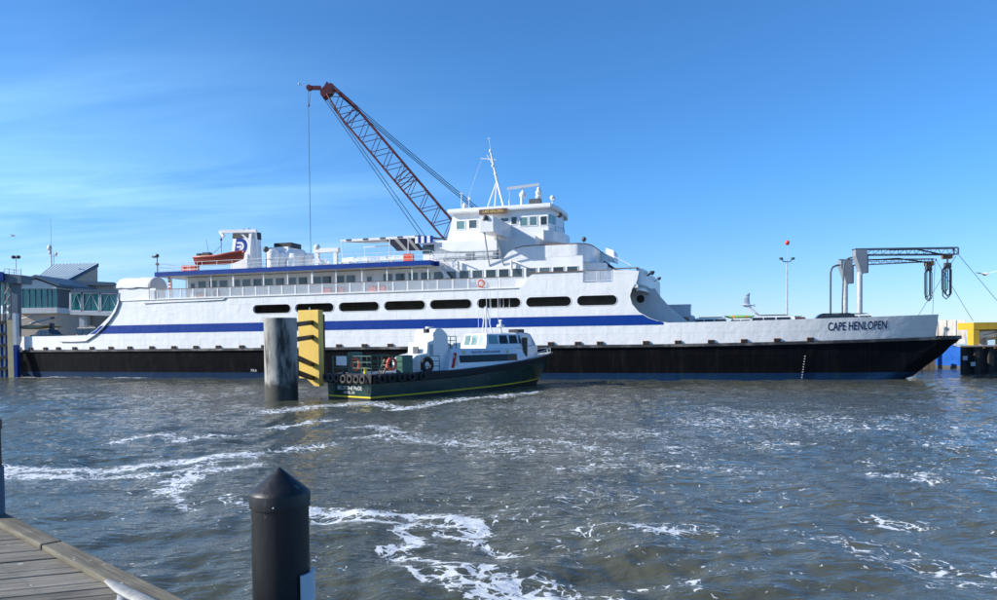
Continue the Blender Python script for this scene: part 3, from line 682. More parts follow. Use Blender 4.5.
# cabin end wall lean-to near the stern, flag stripe post, light posts
mb = MB(); mb.bar((S(171, 1.4), 1.4, Z_DECK), (S(170.4, 1.4), 1.4, 11.15), .3, .3); fp(mb, 'stern_pillar', 'white')
mb = MB(); v = L(169.5, 290, .8); 
for i in range(7): mb.box(v.x-.12, v.x+.12, .75, .8, Z_DECK+.1+i*.36, Z_DECK+.1+i*.36+.18)
fp(mb, 'striped_banner', 'flag_red')
# roof slab with blue fascia
r0, r1 = S(155, .0, 273), S(430, 0, 265)
mb = MB(); mb.box(r0, r1, .05, BEAM-.05, Z_ROOF+.02, Z_ROOF+.38); mb.box(r1, S(441, 1.5), 1.2, BEAM-1.2, Z_ROOF+.021, Z_ROOF+.379); fp(mb, 'roof', 'offwhite')
mb = MB(); zf = (Z_ROOF-.02, Z_ROOF+.46)
mb.box(r0, r1+.06, -.02, .05, *zf); mb.box(r0-.06, r0, -.02, BEAM+.02, *zf); mb.box(r1, r1+.06, .05, 1.2, *zf); mb.box(r1+.06, S(441, 1.5), 1.14, 1.2, *zf); mb.box(r0, r1, BEAM-.05, BEAM+.02, *zf); fp(mb, 'roof_fascia', 'blue_paint')
pm = MB(); pm.box(-.05, .05, -.05, .05, 0, Z_ROOF-Z_DECK); pme = pm.mesh('roof_post', 'white')
for px in (187, 211, 233, 263.5, 287.6, 312, 336, 362, 387, 412, 428):
    o = link('roof_post', pme, ferry, (S(px, .3, 280), .35, Z_DECK)); o.scale = (1.9, 1, 1) if px in (233, 312) else (1, 1, 1)

# roof top ------------------------------------------------------------
ZR = Z_ROOF+.38
def pipe_rail(name, pts, h=1.05, m='white', r=.025, step=1.9, rails=(1., .62, .28)):
    mb = MB()
    for a, b in zip(pts[:-1], pts[1:]):
        a, b = Vector(a), Vector(b); n = max(1, round((b-a).length/step))
        for i in range(n+1): p = a+(b-a)*i/n; mb.tube([p, p+Vector((0, 0, h))], r, 5)
        for q in rails: mb.tube([a+Vector((0, 0, h*q)), b+Vector((0, 0, h*q))], r*.9, 5)
    return fp(mb, name, m)
pipe_rail('roof_rail', [(r0+.3, .25, ZR), (r1-.1, .25, ZR)]); pipe_rail('roof_rail', [(r0+.3, .25, ZR), (r0+.3, BEAM-.3, ZR)])
pipe_rail('roof_rail', [(r1-.1, .25, ZR), (r1-.1, 1.4, ZR), (S(441, 1.5), 1.4, ZR)])
# light mast at stern corner
v = L(157.5, 271, .5); mb = MB(); mb.tube([(v.x, .5, ZR), (v.x, .5, ZR+1.9)], .05, 6); mb.ball((v.x, .5, ZR+1.95), .22, 10); mb.box(v.x-.6, v.x-.2, .35, .65, ZR+1.75, ZR+1.95); mb.box(v.x-.14, v.x+.14, .36, .64, ZR+.9, ZR+1.15); fp(mb, 'light_mast', 'darkgrey', True)
# orange raft rack
mb = MB(); mb.box(S(184, 1.5), S(197, 1.5), 1.2, 2., ZR+.15, ZR+.85); fp(mb, 'raft_rack', 'orange')
pipe_rail('rack_rail', [(S(183, 1.1), 1.1, ZR), (S(198, 1.1), 1.1, ZR)], 1.15, step=.9)
# funnels
def funnel(pxa, pxb, ytop, yblack, t, logo):
    a, b = L(pxa, 268, t).x, L(pxb, 268, t).x; zt = L(245, ytop, t).z; zk = L(245, yblack, t).z; w = 2.2
    lean = .55; f = empty('funnel_tmp', (0, 0, 0), 0, None, None); f.name = 'funnel'; f.parent = ferry
    def sec(z, g=0):
        k = (z-ZR)/(zt-ZR); return [(a+lean*k-g, t-g, z), (b-.15*k+g, t-g, z), (b-.15*k+g, t+w+g, z), (a+lean*k-g, t+w+g, z)]
    mb = MB(); mb.loft([sec(ZR), sec(zk)], True, cap=True); fp(mb, 'funnel_casing', 'white', False, f)
    mb = MB(); mb.loft([sec(zk+.02, .04), sec(zt, .04)], True, cap=True); fp(mb, 'funnel_top', 'black', False, f)
    mb = MB()
    for dx_ in (.7, 1.4): mb.tube([(a+lean+dx_, t+1., zt-.2), (a+lean+dx_, t+1., zt+.35)], .16, 8)
    fp(mb, 'exhaust_pipe', 'darkgrey', True, f)
    if logo:
        c = L(239.5, 246.5, t-.03); s_ = 1.05/2*1.9/2
        def arcs(R1, z1): return [(R1*math.cos(q)*.95, R1*math.sin(q)) for q in [math.pi/2-math.pi*i/16 for i in range(17)]]
        mb = MB(); D = [(-.55, -1)]+[(-.55, 1)]+[(x+.0, z) for x, z in arcs(1., 1)]
        D = [(-.72, -1), (-.5, 1)]+[(x*1.0+.1, z) for x, z in arcs(1, 1)]
        mb.prism([(c.x+x*.92+z*.08, c.z+z*.92) for x, z in D], t-.04, t-.01); fp(mb, 'emblem', 'blue_stripe', False, f)
        mb = MB()   # white inner hook with an arrow head
        ring = [(.55*math.cos(q)+.12, .55*math.sin(q)) for q in [math.radians(100-200*i/12) for i in range(13)]]+[(.3*math.cos(q)+.1, .3*math.sin(q)) for q in [math.radians(-100+200*i/12) for i in range(13)]]
        mb.prism([(c.x+x*.92+z*.08, c.z+z*.92) for x, z in ring], t-.06, t-.041)
        mb.prism([(c.x+x*.92, c.z+z*.92) for x, z in ((-.4, .05), (.1, .05), (.1, .22), (.38, -.05), (.1, -.3), (.1, -.15), (-.4, -.15))], t-.0595, t-.0405); mb.prism([(c.x+x*.92, c.z+z*.92) for x, z in ((-.42, .5), (.05, .58), (.03, .36), (-.2, .3))], t-.059, t-.0415)
        fp(mb, 'emblem_mark', 'white_clean', False, f)
    return f
funnel(230, 251, 230.5, 238, 5., True)
# rescue boat under its davit
boat = bpy.data.objects.new('lifeboat', None); col.objects.link(boat); boat.parent = ferry
tb = 2.0; sa, sb2 = S(197, tb, 260), S(243, tb, 258); zk0 = L(220, 265.5, tb).z; zk1 = L(220, 257, tb).z
rows = []
for i in range(13):
    k = i/12; x = sa+(sb2-sa)*k; hw = .95*(1-abs(2*k-.85)**3.2*.62 if k < .95 else .3); hw = max(hw, .12); keel = zk0+(.55*max(0, (k-.6)/.4)**1.6)+.1*(1-k); top = zk1+.5*max(0, (k-.45)/.55)**1.5
    rows.append([(x, tb+hw*q[0], keel+(top-keel)*q[1]) for q in ((-1, 1), (-.95, .62), (-.6, .18), (0, 0), (.6, .18), (.95, .62), (1, 1), (.8, .98), (0, .8), (-.8, .98))])
mb = MB(); mb.loft(rows, True, cap=True); mb.build('boat_hull', 'dark_orange', boat, True)
mb = MB(); mb.tube([(r[0][0], r[0][1]-.02, r[0][2]) for r in rows], .13, 8); mb.tube([(r[6][0], r[6][1]+.02, r[6][2]) for r in rows], .13, 8); mb.build('boat_collar', 'boat_red', boat, True)
mb = MB(); mb.box(sa+.9, sa+1.8, tb-.3, tb+.3, zk1, zk1+.55); mb.box(sa+.1, sa+.5, tb-.2, tb+.2, zk1-.6, zk1+.5); mb.build('console', 'black', boat)
mb = MB(); mb.tube([(sa+1.6, tb, zk1), (sa+1.3, tb, zk1+2.)], .02, 5); mb.build('boat_antenna', 'darkgrey', boat)
dav = bpy.data.objects.new('davit', None); col.objects.link(dav); dav.parent = ferry
mb = MB(); top = L(253.5, 231, 2.4); tip = L(221, 234, 2.); f1 = L(248.5, 267, 2.6); f2 = L(255, 267, 2.6)
mb.bar((f1.x, 2.6, ZR), (top.x-.3, 2.4, top.z), .28, .3); mb.bar((f2.x, 3.2, ZR), (top.x, 2.6, top.z), .28, .3); mb.bar((f2.x-.9, 2.6, ZR+1.), (f2.x, 3.0, ZR+.4), .2); mb.build('davit_leg', 'white', dav)
mb = MB(); mb.bar((top.x+.4, 2.4, top.z), (tip.x, 2., tip.z+.25), .3, .34); mb.bar((tip.x-.1, 2., tip.z+.3), (tip.x+.35, 2., tip.z-.35), .3, .3); mb.bar((top.x-.4, 2.4, top.z-1.2), (top.x-1.6, 2.3, top.z-.1), .16); mb.build('davit_arm', 'white', dav)
mb = MB(); hk = Vector((tip.x, 2., L(221, 246, 2.).z)); mb.tube([(tip.x, 2., tip.z), hk], .04, 5); mb.ball(hk+Vector((0, 0, .7)), .14, 8); mb.tube([hk, (sa+1.6, tb, zk1)], .025, 5); mb.tube([hk, (sa+3.3, tb, zk1)], .025, 5); mb.build('fall_wires', 'darkgrey', dav)
# ventilators, tanks, engine exhaust casing
def drum(pxa, pxb, ytop, ybot, t, name='ventilator', dome=.35, m='white'):
    a, b = L(pxa, ybot, t).x, L(pxb, ybot, t).x; r = (b-a)/2; z1 = L((pxa+pxb)/2, ytop, t).z; h = z1-ZR
    mb = MB(); mb.lathe([(r*.82, 0), (r*.82, h*.55), (r, h*.58), (r, h*.85), (r*.8, h*.96), (r*.2, h)], ((a+b)/2, t+r, ZR), 18); return fp(mb, name, m, True)
drum(263, 275, 248.5, 268, 5); drum(281.5, 299.5, 248, 266, 4.); drum(276, 283, 252, 268, 6, dome=.2); drum(302, 311, 252.5, 266, 5)
mb = MB(); mb.box(L(274, 250, 8).x, L(293, 250, 8).x, 7, 10, ZR, L(284, 248, 8).z); e_ = fp(mb, 'exhaust_casing', 'white'); 
mb = MB(); mb.box(L(275, 250, 7.5).x, L(292, 250, 7.5).x, 7.3, 9.5, L(284, 248, 7.5).z, L(284, 243, 7.5).z); fp(mb, 'exhaust_top', 'black', False, e_)
mb = MB(); v = L(266.5, 250, 4.5); mb.ball((v.x, 4.4, L(267, 249.5, 4.5).z), .35, 10); mb.tube([(v.x, 4.4, ZR), (v.x, 4.4, ZR+2.5)], .05, 6); fp(mb, 'searchlight', 'darkgrey', True)
mb = MB(); a, b = L(313, 252, 4), L(338, 250, 4); mb.box(a.x, b.x, 4, 4.5, a.z-.1, a.z+.35); mb.box(a.x+.2, a.x+.6, 4.05, 4.45, ZR, a.z-.1); mb.box(b.x-.6, b.x-.2, 4.05, 4.45, ZR, a.z-.1); mb.ball((a.x+.4, 4.2, a.z+.5), .35, 10); mb.box(a.x+1., b.x-1., 3.9, 4.0, ZR+.3, ZR+.9); fp(mb, 'deck_crane', 'offwhite', True)
# deck benches
bm_ = MB(); bm_.box(-.7, .7, -.2, .25, .4, .46); bm_.bar((-.7, .3, .5), (-.7, .45, .95), .05); bm_.bar((.7, .3, .5), (.7, .45, .95), .05)
for i in range(3): bm_.box(-.7, .7, .3+.05*i, .34+.05*i, .55+.14*i, .64+.14*i)
for x in (-.6, .6): bm_.box(x-.03, x+.03, -.15, .25, 0, .4)
bme = bm_.mesh('bench', 'white')
for px, t in ((318, 1.4), (326, 2.3), (345, 1.5), (350, 2.6), (362, 1.4), (370, 2.6), (373, 1.5), (386, 1.6), (392, 2.6), (398, 1.5)):
    link('bench', bme, ferry, (S(px, t, 260), t, ZR), rz=random.choice((0, math.pi/2, .2, -.3)))
# striped awning
aw = bpy.data.objects.new('awning', None); col.objects.link(aw); aw.parent = ferry
a0, a1 = L(341, 241, 3.), L(421, 236.5, 3.)
mb = MB()
for px in (342.5, 390, 408.5): p = L(px, 262, 2.9); mb.tube([(p.x, 2.9, ZR), (p.x, 2.9, a0.z)], .05, 6); mb.tube([(p.x, 8.2, ZR), (p.x, 8.2, a0.z)], .05, 6)
mb.tube([(a0.x, 2.95, a0.z-.06), (a1.x, 2.95, a1.z-.06)], .06, 6); mb.tube([(a0.x, 8.2, a0.z-.06), (a1.x, 8.2, a1.z-.06)], .06, 6); mb.build('awning_frame', 'white', aw)
ns = 14
for i in range(ns):
    k0, k1 = i/ns, (i+1)/ns; mb = MB()
    A_, B_ = a0.lerp(a1, k0), a0.lerp(a1, k1)
    mb.hexa([(A_.x, 2.9, A_.z-.12), (B_.x, 2.9, B_.z-.12), (B_.x+.9, 8.3, B_.z+.35), (A_.x+.9, 8.3, A_.z+.35), (A_.x, 2.9, A_.z+.12), (B_.x, 2.9, B_.z+.12), (B_.x+.9, 8.3, B_.z+.39), (A_.x+.9, 8.3, A_.z+.39)])
    mb.build('canvas_stripe', 'navy' if i % 3 == 1 else 'canvas', aw)
c_a, c_b = L(386, 239.5, 3.3), L(414, 238, 3.3); d_a, d_b = L(397, 251, 7.5), L(424, 250.5, 7.5); ns = 7
for i in range(ns):
    mb = MB(); p = [c_a.lerp(c_b, i/ns), c_a.lerp(c_b, (i+1)/ns), d_a.lerp(d_b, (i+1)/ns), d_a.lerp(d_b, i/ns)]; up = Vector((0, 0, .04))
    mb.hexa(p+[q+up for q in p]); mb.build('canvas_stripe', 'canvas' if i % 3 == 2 else 'navy', aw)
# striped screen, small house, orange bins by the awning
for i in range(6):
    a, b = L(415+i*3, 238, 2.5), L(418+i*3, 243, 2.5); mb = MB(); mb.box(a.x, b.x, 2.5, 2.55, L(424, 243, 2.5).z, L(424, 236, 2.5).z); fp(mb, 'screen_stripe', 'blue_paint' if i % 2 else 'white_clean')
mb = MB(); mb.box(L(405, 262, 1.6).x, L(413.5, 262, 1.6).x, 1.2, 1.8, ZR, ZR+.95); fp(mb, 'deck_locker', 'orange')

# upper house -----------------------------------------------------------
TU = TC
u0, u1 = S(421, 3.5), S(505, 3.5)
mb = MB(); mb.box(u0, u1+3, 4.2, BEAM-4.2, ZC-.1, 14.1); fp(mb, 'upper_house', 'white')
v = L(427, 249, 4.2); mb = MB(); mb.box(S(422.5, 4.15, 250), S(434, 4.15, 250), 4.14, 4.2, v.z-.45, v.z+.4); fp(mb, 'window', 'glass_cabin')
# overhanging locker with rounded underside (left of wheelhouse)
a, b = L(436, 240, 3.), L(497, 238, 3.); z1, z0 = L(465, 241.5, 3.).z, L(465, 252, 3.).z
mb = MB(); mb.prism([(a.x, z1), (b.x, z1+.1), (b.x, z0), (a.x+4.2, z0), (a.x+1.6, z0+.1), (a.x+.4, z0+.5)], 2.9, 4.25); fp(mb, 'deck_overhang', 'white')
pipe_rail('upper_rail', [(S(433, 2.4), 2.4, ZC), (S(500, 2.4), 2.4, ZC)], 1.05, rails=(1., .66, .33), step=1.3)
mb = MB(); mb.box(S(433, 2.4), S(497, 2.4), 2.44, 2.46, ZC+.12, ZC+.95); fp(mb, 'rail_screen', 'rail_mesh')
for px in (441, 452, 462, 481, 489):   # life-raft canisters behind the rail
    v = L(px, 257, 3.2); mb = MB(); mb.tube([(v.x-.55, 3.2, ZC+.55), (v.x-.5, 3.2, ZC+.55), (v.x+.5, 3.2, ZC+.55), (v.x+.55, 3.2, ZC+.55)], [.28, .34, .34, .28], 14); mb.box(v.x-.4, v.x+.4, 2.95, 3.45, ZC+.02, ZC+.26); fp(mb, 'liferaft_canister', 'white_clean', True)
# ladders/stairs from promenade roof down
mb = MB(); p, q = L(436, 262, 1.8), L(449, 278, 1.8)
for dt in (0, .7): mb.bar((p.x, 1.3+dt, p.z), (q.x, 1.3+dt, q.z), .05, .2); mb.tube([(p.x, 1.3+dt, p.z+.9), (q.x, 1.3+dt, q.z+.9)], .03, 5)
for i in range(1, 9): k = i/9; x, z = p.x+(q.x-p.x)*k, p.z+(q.z-p.z)*k; mb.box(x-.12, x+.12, 1.3, 2., z-.02, z+.02)
fp(mb, 'stair', 'white')
# forward bulwark of upper deck, flush with the cabin side, sweeping round the front
bs0, bs1 = S(503, TC, 250), S(575, TC, 245); zb1_ = L(560, 244.5, TC).z
fr = [(bs1+1.3*math.sin(math.pi/2*i/8), TC+2.6*(1-math.cos(math.pi/2*i/8))) for i in range(9)]
path = [(bs0, TC, .02), (bs0+.5, TC, .5), (bs0+1.2, TC, .82), (bs0+2., TC, .97)]+[(bs0+2+(bs1-bs0-2)*i/6, TC, 1.) for i in range(1, 7)]+[(x, y, 1.) for x, y in fr[1:]]
path += [(path[-1][0], BEAM-path[-1][1], 1.)]+[(x, BEAM-y, h) for x, y, h in reversed(path[:-1])]
mb = MB(); mb.loft([[(x, y-.01 if y < BEAM/2 else y+.01, ZC-.02) for x, y, h in path], [(x, y-.01 if y < BEAM/2 else y+.01, ZC+h*(zb1_-ZC)) for x, y, h in path], [(x, y+.12 if y < BEAM/2 else y-.12, ZC+h*(zb1_-ZC)) for x, y, h in path], [(x, y+.12 if y < BEAM/2 else y-.12, ZC) for x, y, h in path]])
fp(mb, 'upper_bulwark', 'white_plate', True)
mb = MB(); ff2 = fr+[(x, BEAM-y) for x, y in reversed(fr)]
zu = L(595, 262, TC+.5).z
mb.loft([[(x, y, zu) for x, y in ff2], [(x, y, ZC-.015) for x, y in ff2]]); mb.prism([(x, y) for x, y in ff2], zu-.02, zu+.1, fn=lambda x, z, y: (x, z, y)); fp(mb, 'upper_deck_front', 'white_plate', True)
mb = MB(); mb.box(cr0, bs1, TC, BEAM-TC, ZC-.001, ZC+.02); fp(mb, 'upper_deck', 'deck_paint')
mb = MB(); mb.tube([(x, y, ZC+h*(zb1_-ZC)+.03) for x, y, h in path if h > .5], .05, 6); fp(mb, 'cap_rail', 'rust', True)
# ball light, second small bulwark and stair forward of the cabin
v = L(584, 243, TC+.3); mb = MB(); mb.ball((v.x, TC+.3, v.z+.35), .24, 10); mb.tube([(v.x, TC+.3, v.z-.1), (v.x, TC+.3, v.z+.2)], .04, 6); fp(mb, 'searchlight', 'darkgrey', True)
a, b, c, d = L(606, 248, 9), L(614, 251, 9), L(615, 262, 9), L(606, 259, 9)
mb = MB(); mb.hexa([(d.x, 9, d.z), (c.x, 8.6, c.z), (c.x, 11.5, c.z), (d.x, 11.5, d.z), (a.x, 9, a.z), (b.x, 8.6, b.z), (b.x, 11.5, b.z), (a.x, 11.5, a.z)]); fp(mb, 'wind_screen', 'white')
mb = MB(); p, q = L(604, 262, 6), L(618, 271.5, 6); mb.bar((p.x, 6, p.z), (q.x, 6, q.z), .9, .25); fp(mb, 'stair_flight', 'navy')
mb = MB(); mb.tube([(p.x, 6, p.z+1.1), (q.x+1.2, 6, q.z+.6)], .04, 5); mb.tube([(q.x+1.2, 6, q.z+.6), (q.x+1.2, 6, q.z-.4)], .04, 5); fp(mb, 'stair_rail', 'white')
mb = MB(); mb.box(c1-.01, c1+1.9, 3.6, BEAM-3.6, Z_DECK, zu); fp(mb, 'cabin_front', 'white')

# wheelhouse ------------------------------------------------------------
TWH = 6.4; ZWH = 14.1
w0b, w0t, w1b, w1t = S(441, TWH, 240), S(453, TWH, 214), S(553, TWH, 243), S(556, TWH, 213)
zr_ = L(500, 211.5, TWH).z
mb = MB()
def wsec(z, a, b): return [(a, TWH, z), (b-2.2, TWH, z), (b, TWH+2.2, z), (b, BEAM-TWH-2.2, z), (b-2.2, BEAM-TWH, z), (a, BEAM-TWH, z)]
w1c = S(548.5, TWH, 235)
def wsec(z, a, b): return [(a, TWH, z), (b, TWH, z), (b+.35, TWH+2.2, z), (b+.4, BEAM/2, z), (b+.35, BEAM-TWH-2.2, z), (b, BEAM-TWH, z), (a, BEAM-TWH, z)]
mb.loft([wsec(ZC, w0b, w1c), wsec(zr_, w0t, w1c)], True, cap=True); wh = fp(mb, 'wheelhouse', 'white')
ra, rb = S(448.5, TWH-.4, 212), S(550, TWH-.4, 208)
rsec = lambda z, g=0: [(ra-g, TWH-.5-g, z), (rb+g, TWH-.5-g, z), (rb+.4+g, TWH+1.6, z), (rb+.45+g, BEAM/2, z), (rb+.4+g, BEAM-TWH-1.6, z), (rb+g, BEAM-TWH+.5+g, z), (ra-g, BEAM-TWH+.5+g, z)]
mb = MB(); mb.loft([rsec(zr_), rsec(zr_+.12, .06), rsec(zr_+.4, .06), rsec(zr_+.46)], True, cap=True); fp(mb, 'wheelhouse_roof', 'white', False, wh)
for a, b, y0, y1, mm_ in ((457, 464.5, 221, 229.3, 'glass_teal'), (469.3, 476.8, 220, 228.3, 'glass_cabin'), (501, 508.5, 218, 222, 'glass_cabin'), (511.6, 516.8, 217, 224.3, 'glass_dark'), (520.4, 527.5, 217.3, 226, 'glass_teal'), (530, 537, 216.5, 225.5, 'glass_teal'), (540.8, 547, 216.3, 225, 'glass_dark')):
    p, q = L(a, y1, TWH), L(b, y0, TWH); mb = MB(); mb.box(p.x, q.x, TWH-.02, TWH, p.z, q.z); o = fp(mb, 'window', mm_)
    mb = MB(); zs, zt_, x0, x1 = p.z, q.z, p.x, q.x
    for bx_ in ((x0-.08, x0, zs-.08, zt_+.08), (x1, x1+.08, zs-.08, zt_+.08), (x0, x1, zs-.08, zs), (x0, x1, zt_, zt_+.08)): mb.box(bx_[0], bx_[1], TWH-.05, TWH, bx_[2], bx_[3])
    fp(mb, 'frame', 'white', False, o)
# front windows (facing the bow)
p = L(552, 224.5, TWH+1.5)
for i in range(2):
    k0, k1 = .12+i*.45, .47+i*.45
    for side in (0, 1):
        mb = MB()
        f_ = lambda k: (w1c+.35*k+.02, (TWH+2.2*k) if side == 0 else BEAM-TWH-2.2*k)
        (xa, ya), (xb, yb) = f_(k0), f_(k1); mb.hexa([(xa, ya, p.z), (xb, yb, p.z), (xb+.02, yb, p.z), (xa+.02, ya, p.z), (xa, ya, p.z+.9), (xb, yb, p.z+.9), (xb+.02, yb, p.z+.9), (xa+.02, ya, p.z+.9)]); fp(mb, 'window', 'glass_teal', False)
# walk-around bulwark below the wheelhouse windows at the front
zq0, zq1 = L(552, 241, TWH).z, L(550, 229, TWH).z
mb = MB(); pts = [(w1c-.3, TWH-.5), (w1c+.5, TWH+.1), (w1c+1.1, TWH+2.4), (w1c+1.2, BEAM/2), (w1c+1.1, BEAM-TWH-2.4), (w1c+.5, BEAM-TWH-.1), (w1c-.3, BEAM-TWH+.5)]
mb.loft([[(x-.3, y, zq0-.2) for x, y in pts], [(x, y, zq0) for x, y in pts], [(x, y, zq1-.15) for x, y in pts], [(x-.1, y, zq1-.15) for x, y in pts], [(x-.1, y, zq0) for x, y in pts]]); mb.prism([(x-.2, y) for x, y in pts], zq0-.1, zq0+.0, fn=lambda x, z, y: (x, z, y)); fp(mb, 'bridge_walkway', 'white')
pipe_rail('walkway_rail', [(w1c+.6, TWH+.5, zq1-.2), (w1c+1.1, TWH+2.6, zq1-.2)], .5, 'darkgrey', rails=(1.,))
# bridge wing towards the camera, with its struts
wg0, wg1 = S(480, 0, 222), S(493, 0, 222); zwt, zwb = L(487, 216, 0).z, L(487, 230.5, 0).z
mb = MB(); mb.box(wg0, wg1, .0, .12, zwb+.02, zwt); mb.box(wg0, wg0+.1, .12, TWH, zwb+.02, zwt); mb.box(wg1-.1, wg1, .12, TWH, zwb+.02, zwt); mb.box(wg0-.02, wg1+.02, -.02, TWH, zwb-.12, zwb+.02); fp(mb, 'bridge_wing', 'white_plate')
mb = MB(); mb.box(wg0, wg1, BEAM-.12, BEAM, zwb, zwt); mb.box(wg0, wg1, BEAM-TWH, BEAM-.12, zwb-.12, zwb); fp(mb, 'bridge_wing', 'white')
for a, b in (((484, 230), (489.5, 266)), ((497, 236), (503.5, 265))):
    p, q = L(*a, .5), L(*b, TC); mb = MB(); mb.tube([p, q], .07, 6); fp(mb, 'wing_strut', 'grey')
mb = MB(); v = L(485.5, 216.5, -.02); mb.ball((v.x, -.05, v.z-.1), .24, 10); mb.box(v.x-.3, v.x+.3, -.06, .06, v.z-.35, v.z-.25); fp(mb, 'navigation_light', 'darkgrey', True)
# below-wing grating, davit posts
mb = MB(); a, b = L(474, 255, 3.2), L(486, 243, 3.2)
for i in range(9): x = a.x+(b.x-a.x)*i/8; mb.box(x-.03, x+.03, 3.2, 3.25, a.z, b.z)
mb.box(a.x, b.x, 3.19, 3.26, b.z, b.z+.06); fp(mb, 'grating', 'galv')
for px in (511.5, 457.5):
    p, q = L(px, 270, 1.9), L(px, 260.5, 1.9); mb = MB(); mb.tube([(p.x, 1.9, p.z), (p.x, 1.9, q.z)], .12, 8); mb.bar((p.x, 1.9, q.z), (p.x+1.0, 1.7, q.z-.35), .1); fp(mb, 'boat_davit', 'white', True)
mb = MB(); v = L(481, 283.5, .0); mb.torus((v.x, -.02, v.z), .31, .075, mi=0); fp(mb, 'life_ring', 'lifering', True)
# nameboard
a, b = L(479.3, 212, TWH-.6), L(507, 209.5, TWH-.6); zc_ = (a.z+b.z)/2-.1
mb = MB(); mb.box(a.x, b.x, TWH-.68, TWH-.6, zc_-.24, zc_+.28); nb = fp(mb, 'nameboard', 'brown_wood')
text('nameboard_letters', 'CAPE HENLOPEN', .42, 'gold', nb, upright(((a.x+b.x)/2, TWH-.69, zc_+.02)), .006, sx=.68)
# mast
mb = MB(); tm = 9.5; b1, b2, b3 = L(485.5, 211, tm-1), L(505, 211, tm-1), L(494, 211, tm+1.2); jn = L(497, 181, tm); tp = L(490.5, 151, tm); zr2 = zr_+.3
b1.z = b2.z = b3.z = zr2
for q, r in ((b1, .09), (b2, .13), (b3, .09)): mb.tube([q, jn], r, 7)
mb.tube([jn, tp], [.14, .09], 8); h1, h2 = b1.lerp(jn, .18), b2.lerp(jn, .18); mb.tube([h1, h2], .05, 6)
mb.tube([tp, L(489, 138, tm)], .025, 5); ya, yb = L(481, 158.5, tm), L(496, 160, tm); mb.tube([ya, yb], .05, 5); mb.tube([L(487, 155, tm), L(493.5, 165, tm)], .05, 5)
for q in (tp, L(493, 166, tm), L(495.5, 174, tm)): mb.ball(q, .2, 8)
mb.tube([L(487.5, 139, tm), L(490, 138.5, tm)], .05, 5); mast = fp(mb, 'mast', 'white_clean', True)
mb = MB(); st_ = L(482, 158, tm); mb.tube([st_, L(468.5, 197, tm)], .02, 5); fp(mb, 'stay', 'lightgrey', False, mast)
# masts and domes left on wheelhouse roof
def pole(name, px, y0, t, r=.05, m='white_clean'):
    p = L(px, y0, t); mb = MB(); mb.tube([(p.x, t, zr2), (p.x, t, p.z)], r, 6); return mb, p
mb, p = pole('x', 461.5, 194, 6); mb.lathe([(.1, 0), (.25, .06), (.05, .14)], (p.x, 6, p.z), 10); fp(mb, 'antenna', 'white_clean', True)
mb, p = pole('x', 469, 196, 6, .035); mb.box(p.x-.12, p.x+.12, 5.95, 6.05, p.z-.4, p.z-.15); fp(mb, 'antenna', 'white_clean', True)
mb, p = pole('x', 474.5, 206, 6, .02); fp(mb, 'antenna', 'white_clean')
v = L(464.8, 211.5, 6.2); mb = MB(); mb.lathe([(.2, 0), (.26, .15), (.3, .3), (.28, .55), (.15, .75)], (v.x, 6.2, zr2), 14); fp(mb, 'satellite_dome', 'white_clean', True)
mb, p = pole('x', 509.5, 191, 6, .025); mb.tube([(p.x, 6, zr2), (p.x, 6, zr2+.7)], .09, 6); fp(mb, 'antenna', 'white_clean', True)
# radar
v = L(522, 209, 7.5); zt_ = L(522, 197, 7.5).z
mb = MB(); mb.tube([(v.x, 7.5, zr2), (v.x, 7.5, zt_)], .16, 10); mb.bar((v.x-2.1, 7.5, zr2), (v.x-.1, 7.5, zt_-1.), .12); mb.bar((v.x, 6.4, zr2), (v.x, 7.4, zt_-1.), .1); mb.ball((v.x+.1, 7.5, zt_+.2), .38, 12); rd = fp(mb, 'radar_post', 'white_clean', True)
a, b = L(507, 188.7, 7.1), L(539, 184.5, 7.9); mb = MB(); mb.bar(a, b, .22, .26); mb.bar((v.x+.05, 7.5, zt_+.3), (v.x+.05, 7.5, (a.z+b.z)/2), .14); fp(mb, 'radar_scanner', 'white_clean', False, rd)
v = L(538.5, 205, 7); mb = MB(); mb.box(v.x-.95, v.x+.25, 6.8, 7.4, zr2+.05, zr2+.85); fp(mb, 'roof_box', 'darkgrey')
mb = MB(); mb.lathe([(.2, .85), (.34, 1.0), (.36, 1.15), (.2, 1.25), (.3, 1.35), (.36, 1.5), (.22, 1.7), (.2, 1.8), (.16, 2.0), (.05, 2.1)], (v.x, 7.1, zr2), 14); fp(mb, 'satellite_dome', 'white_clean', True)
v = L(552.5, 208, 6.5); mb = MB(); mb.tube([(v.x, 6.5, zr2), (v.x, 6.5, zr2+.6)], .07, 8); mb.ball((v.x, 6.5, zr2+.75), .27, 12); mb.box(v.x-.14, v.x+.22, 6.3, 6.7, zr2+.5, zr2+.65); fp(mb, 'searchlight', 'white_clean', True)
mb = MB(); v = L(556, 215, 6.); mb.lathe([(.12, -.15), (.3, 0), (.3, .3), (.1, .4)], (v.x+.3, 6.2, v.z-.1), 12); fp(mb, 'horn', 'darkgrey', True)
# inner wall of the forward end, seen under the deck overhang, with its round port
ti = 5.0; pts = [L(x, y, ti) for x, y in ((625, 289), (655, 288.5), (660, 296), (667, 304), (677, 313), (693, 325), (690, 336), (625, 336))]
mb = MB(); mb.prism([(p.x, p.z) for p in pts], ti, ti+.25); iw = fp(mb, 'inner_wall', 'white')
mb = MB(); mb.lathe([(.38, 0), (.38, .04)], (0, 0, 0), 20); o = fp(mb, 'round_port', 'black', False, iw); v = L(640.5, 299, ti); o.location = (v.x, ti-.001, v.z); o.rotation_euler = (math.pi/2, 0, 0)

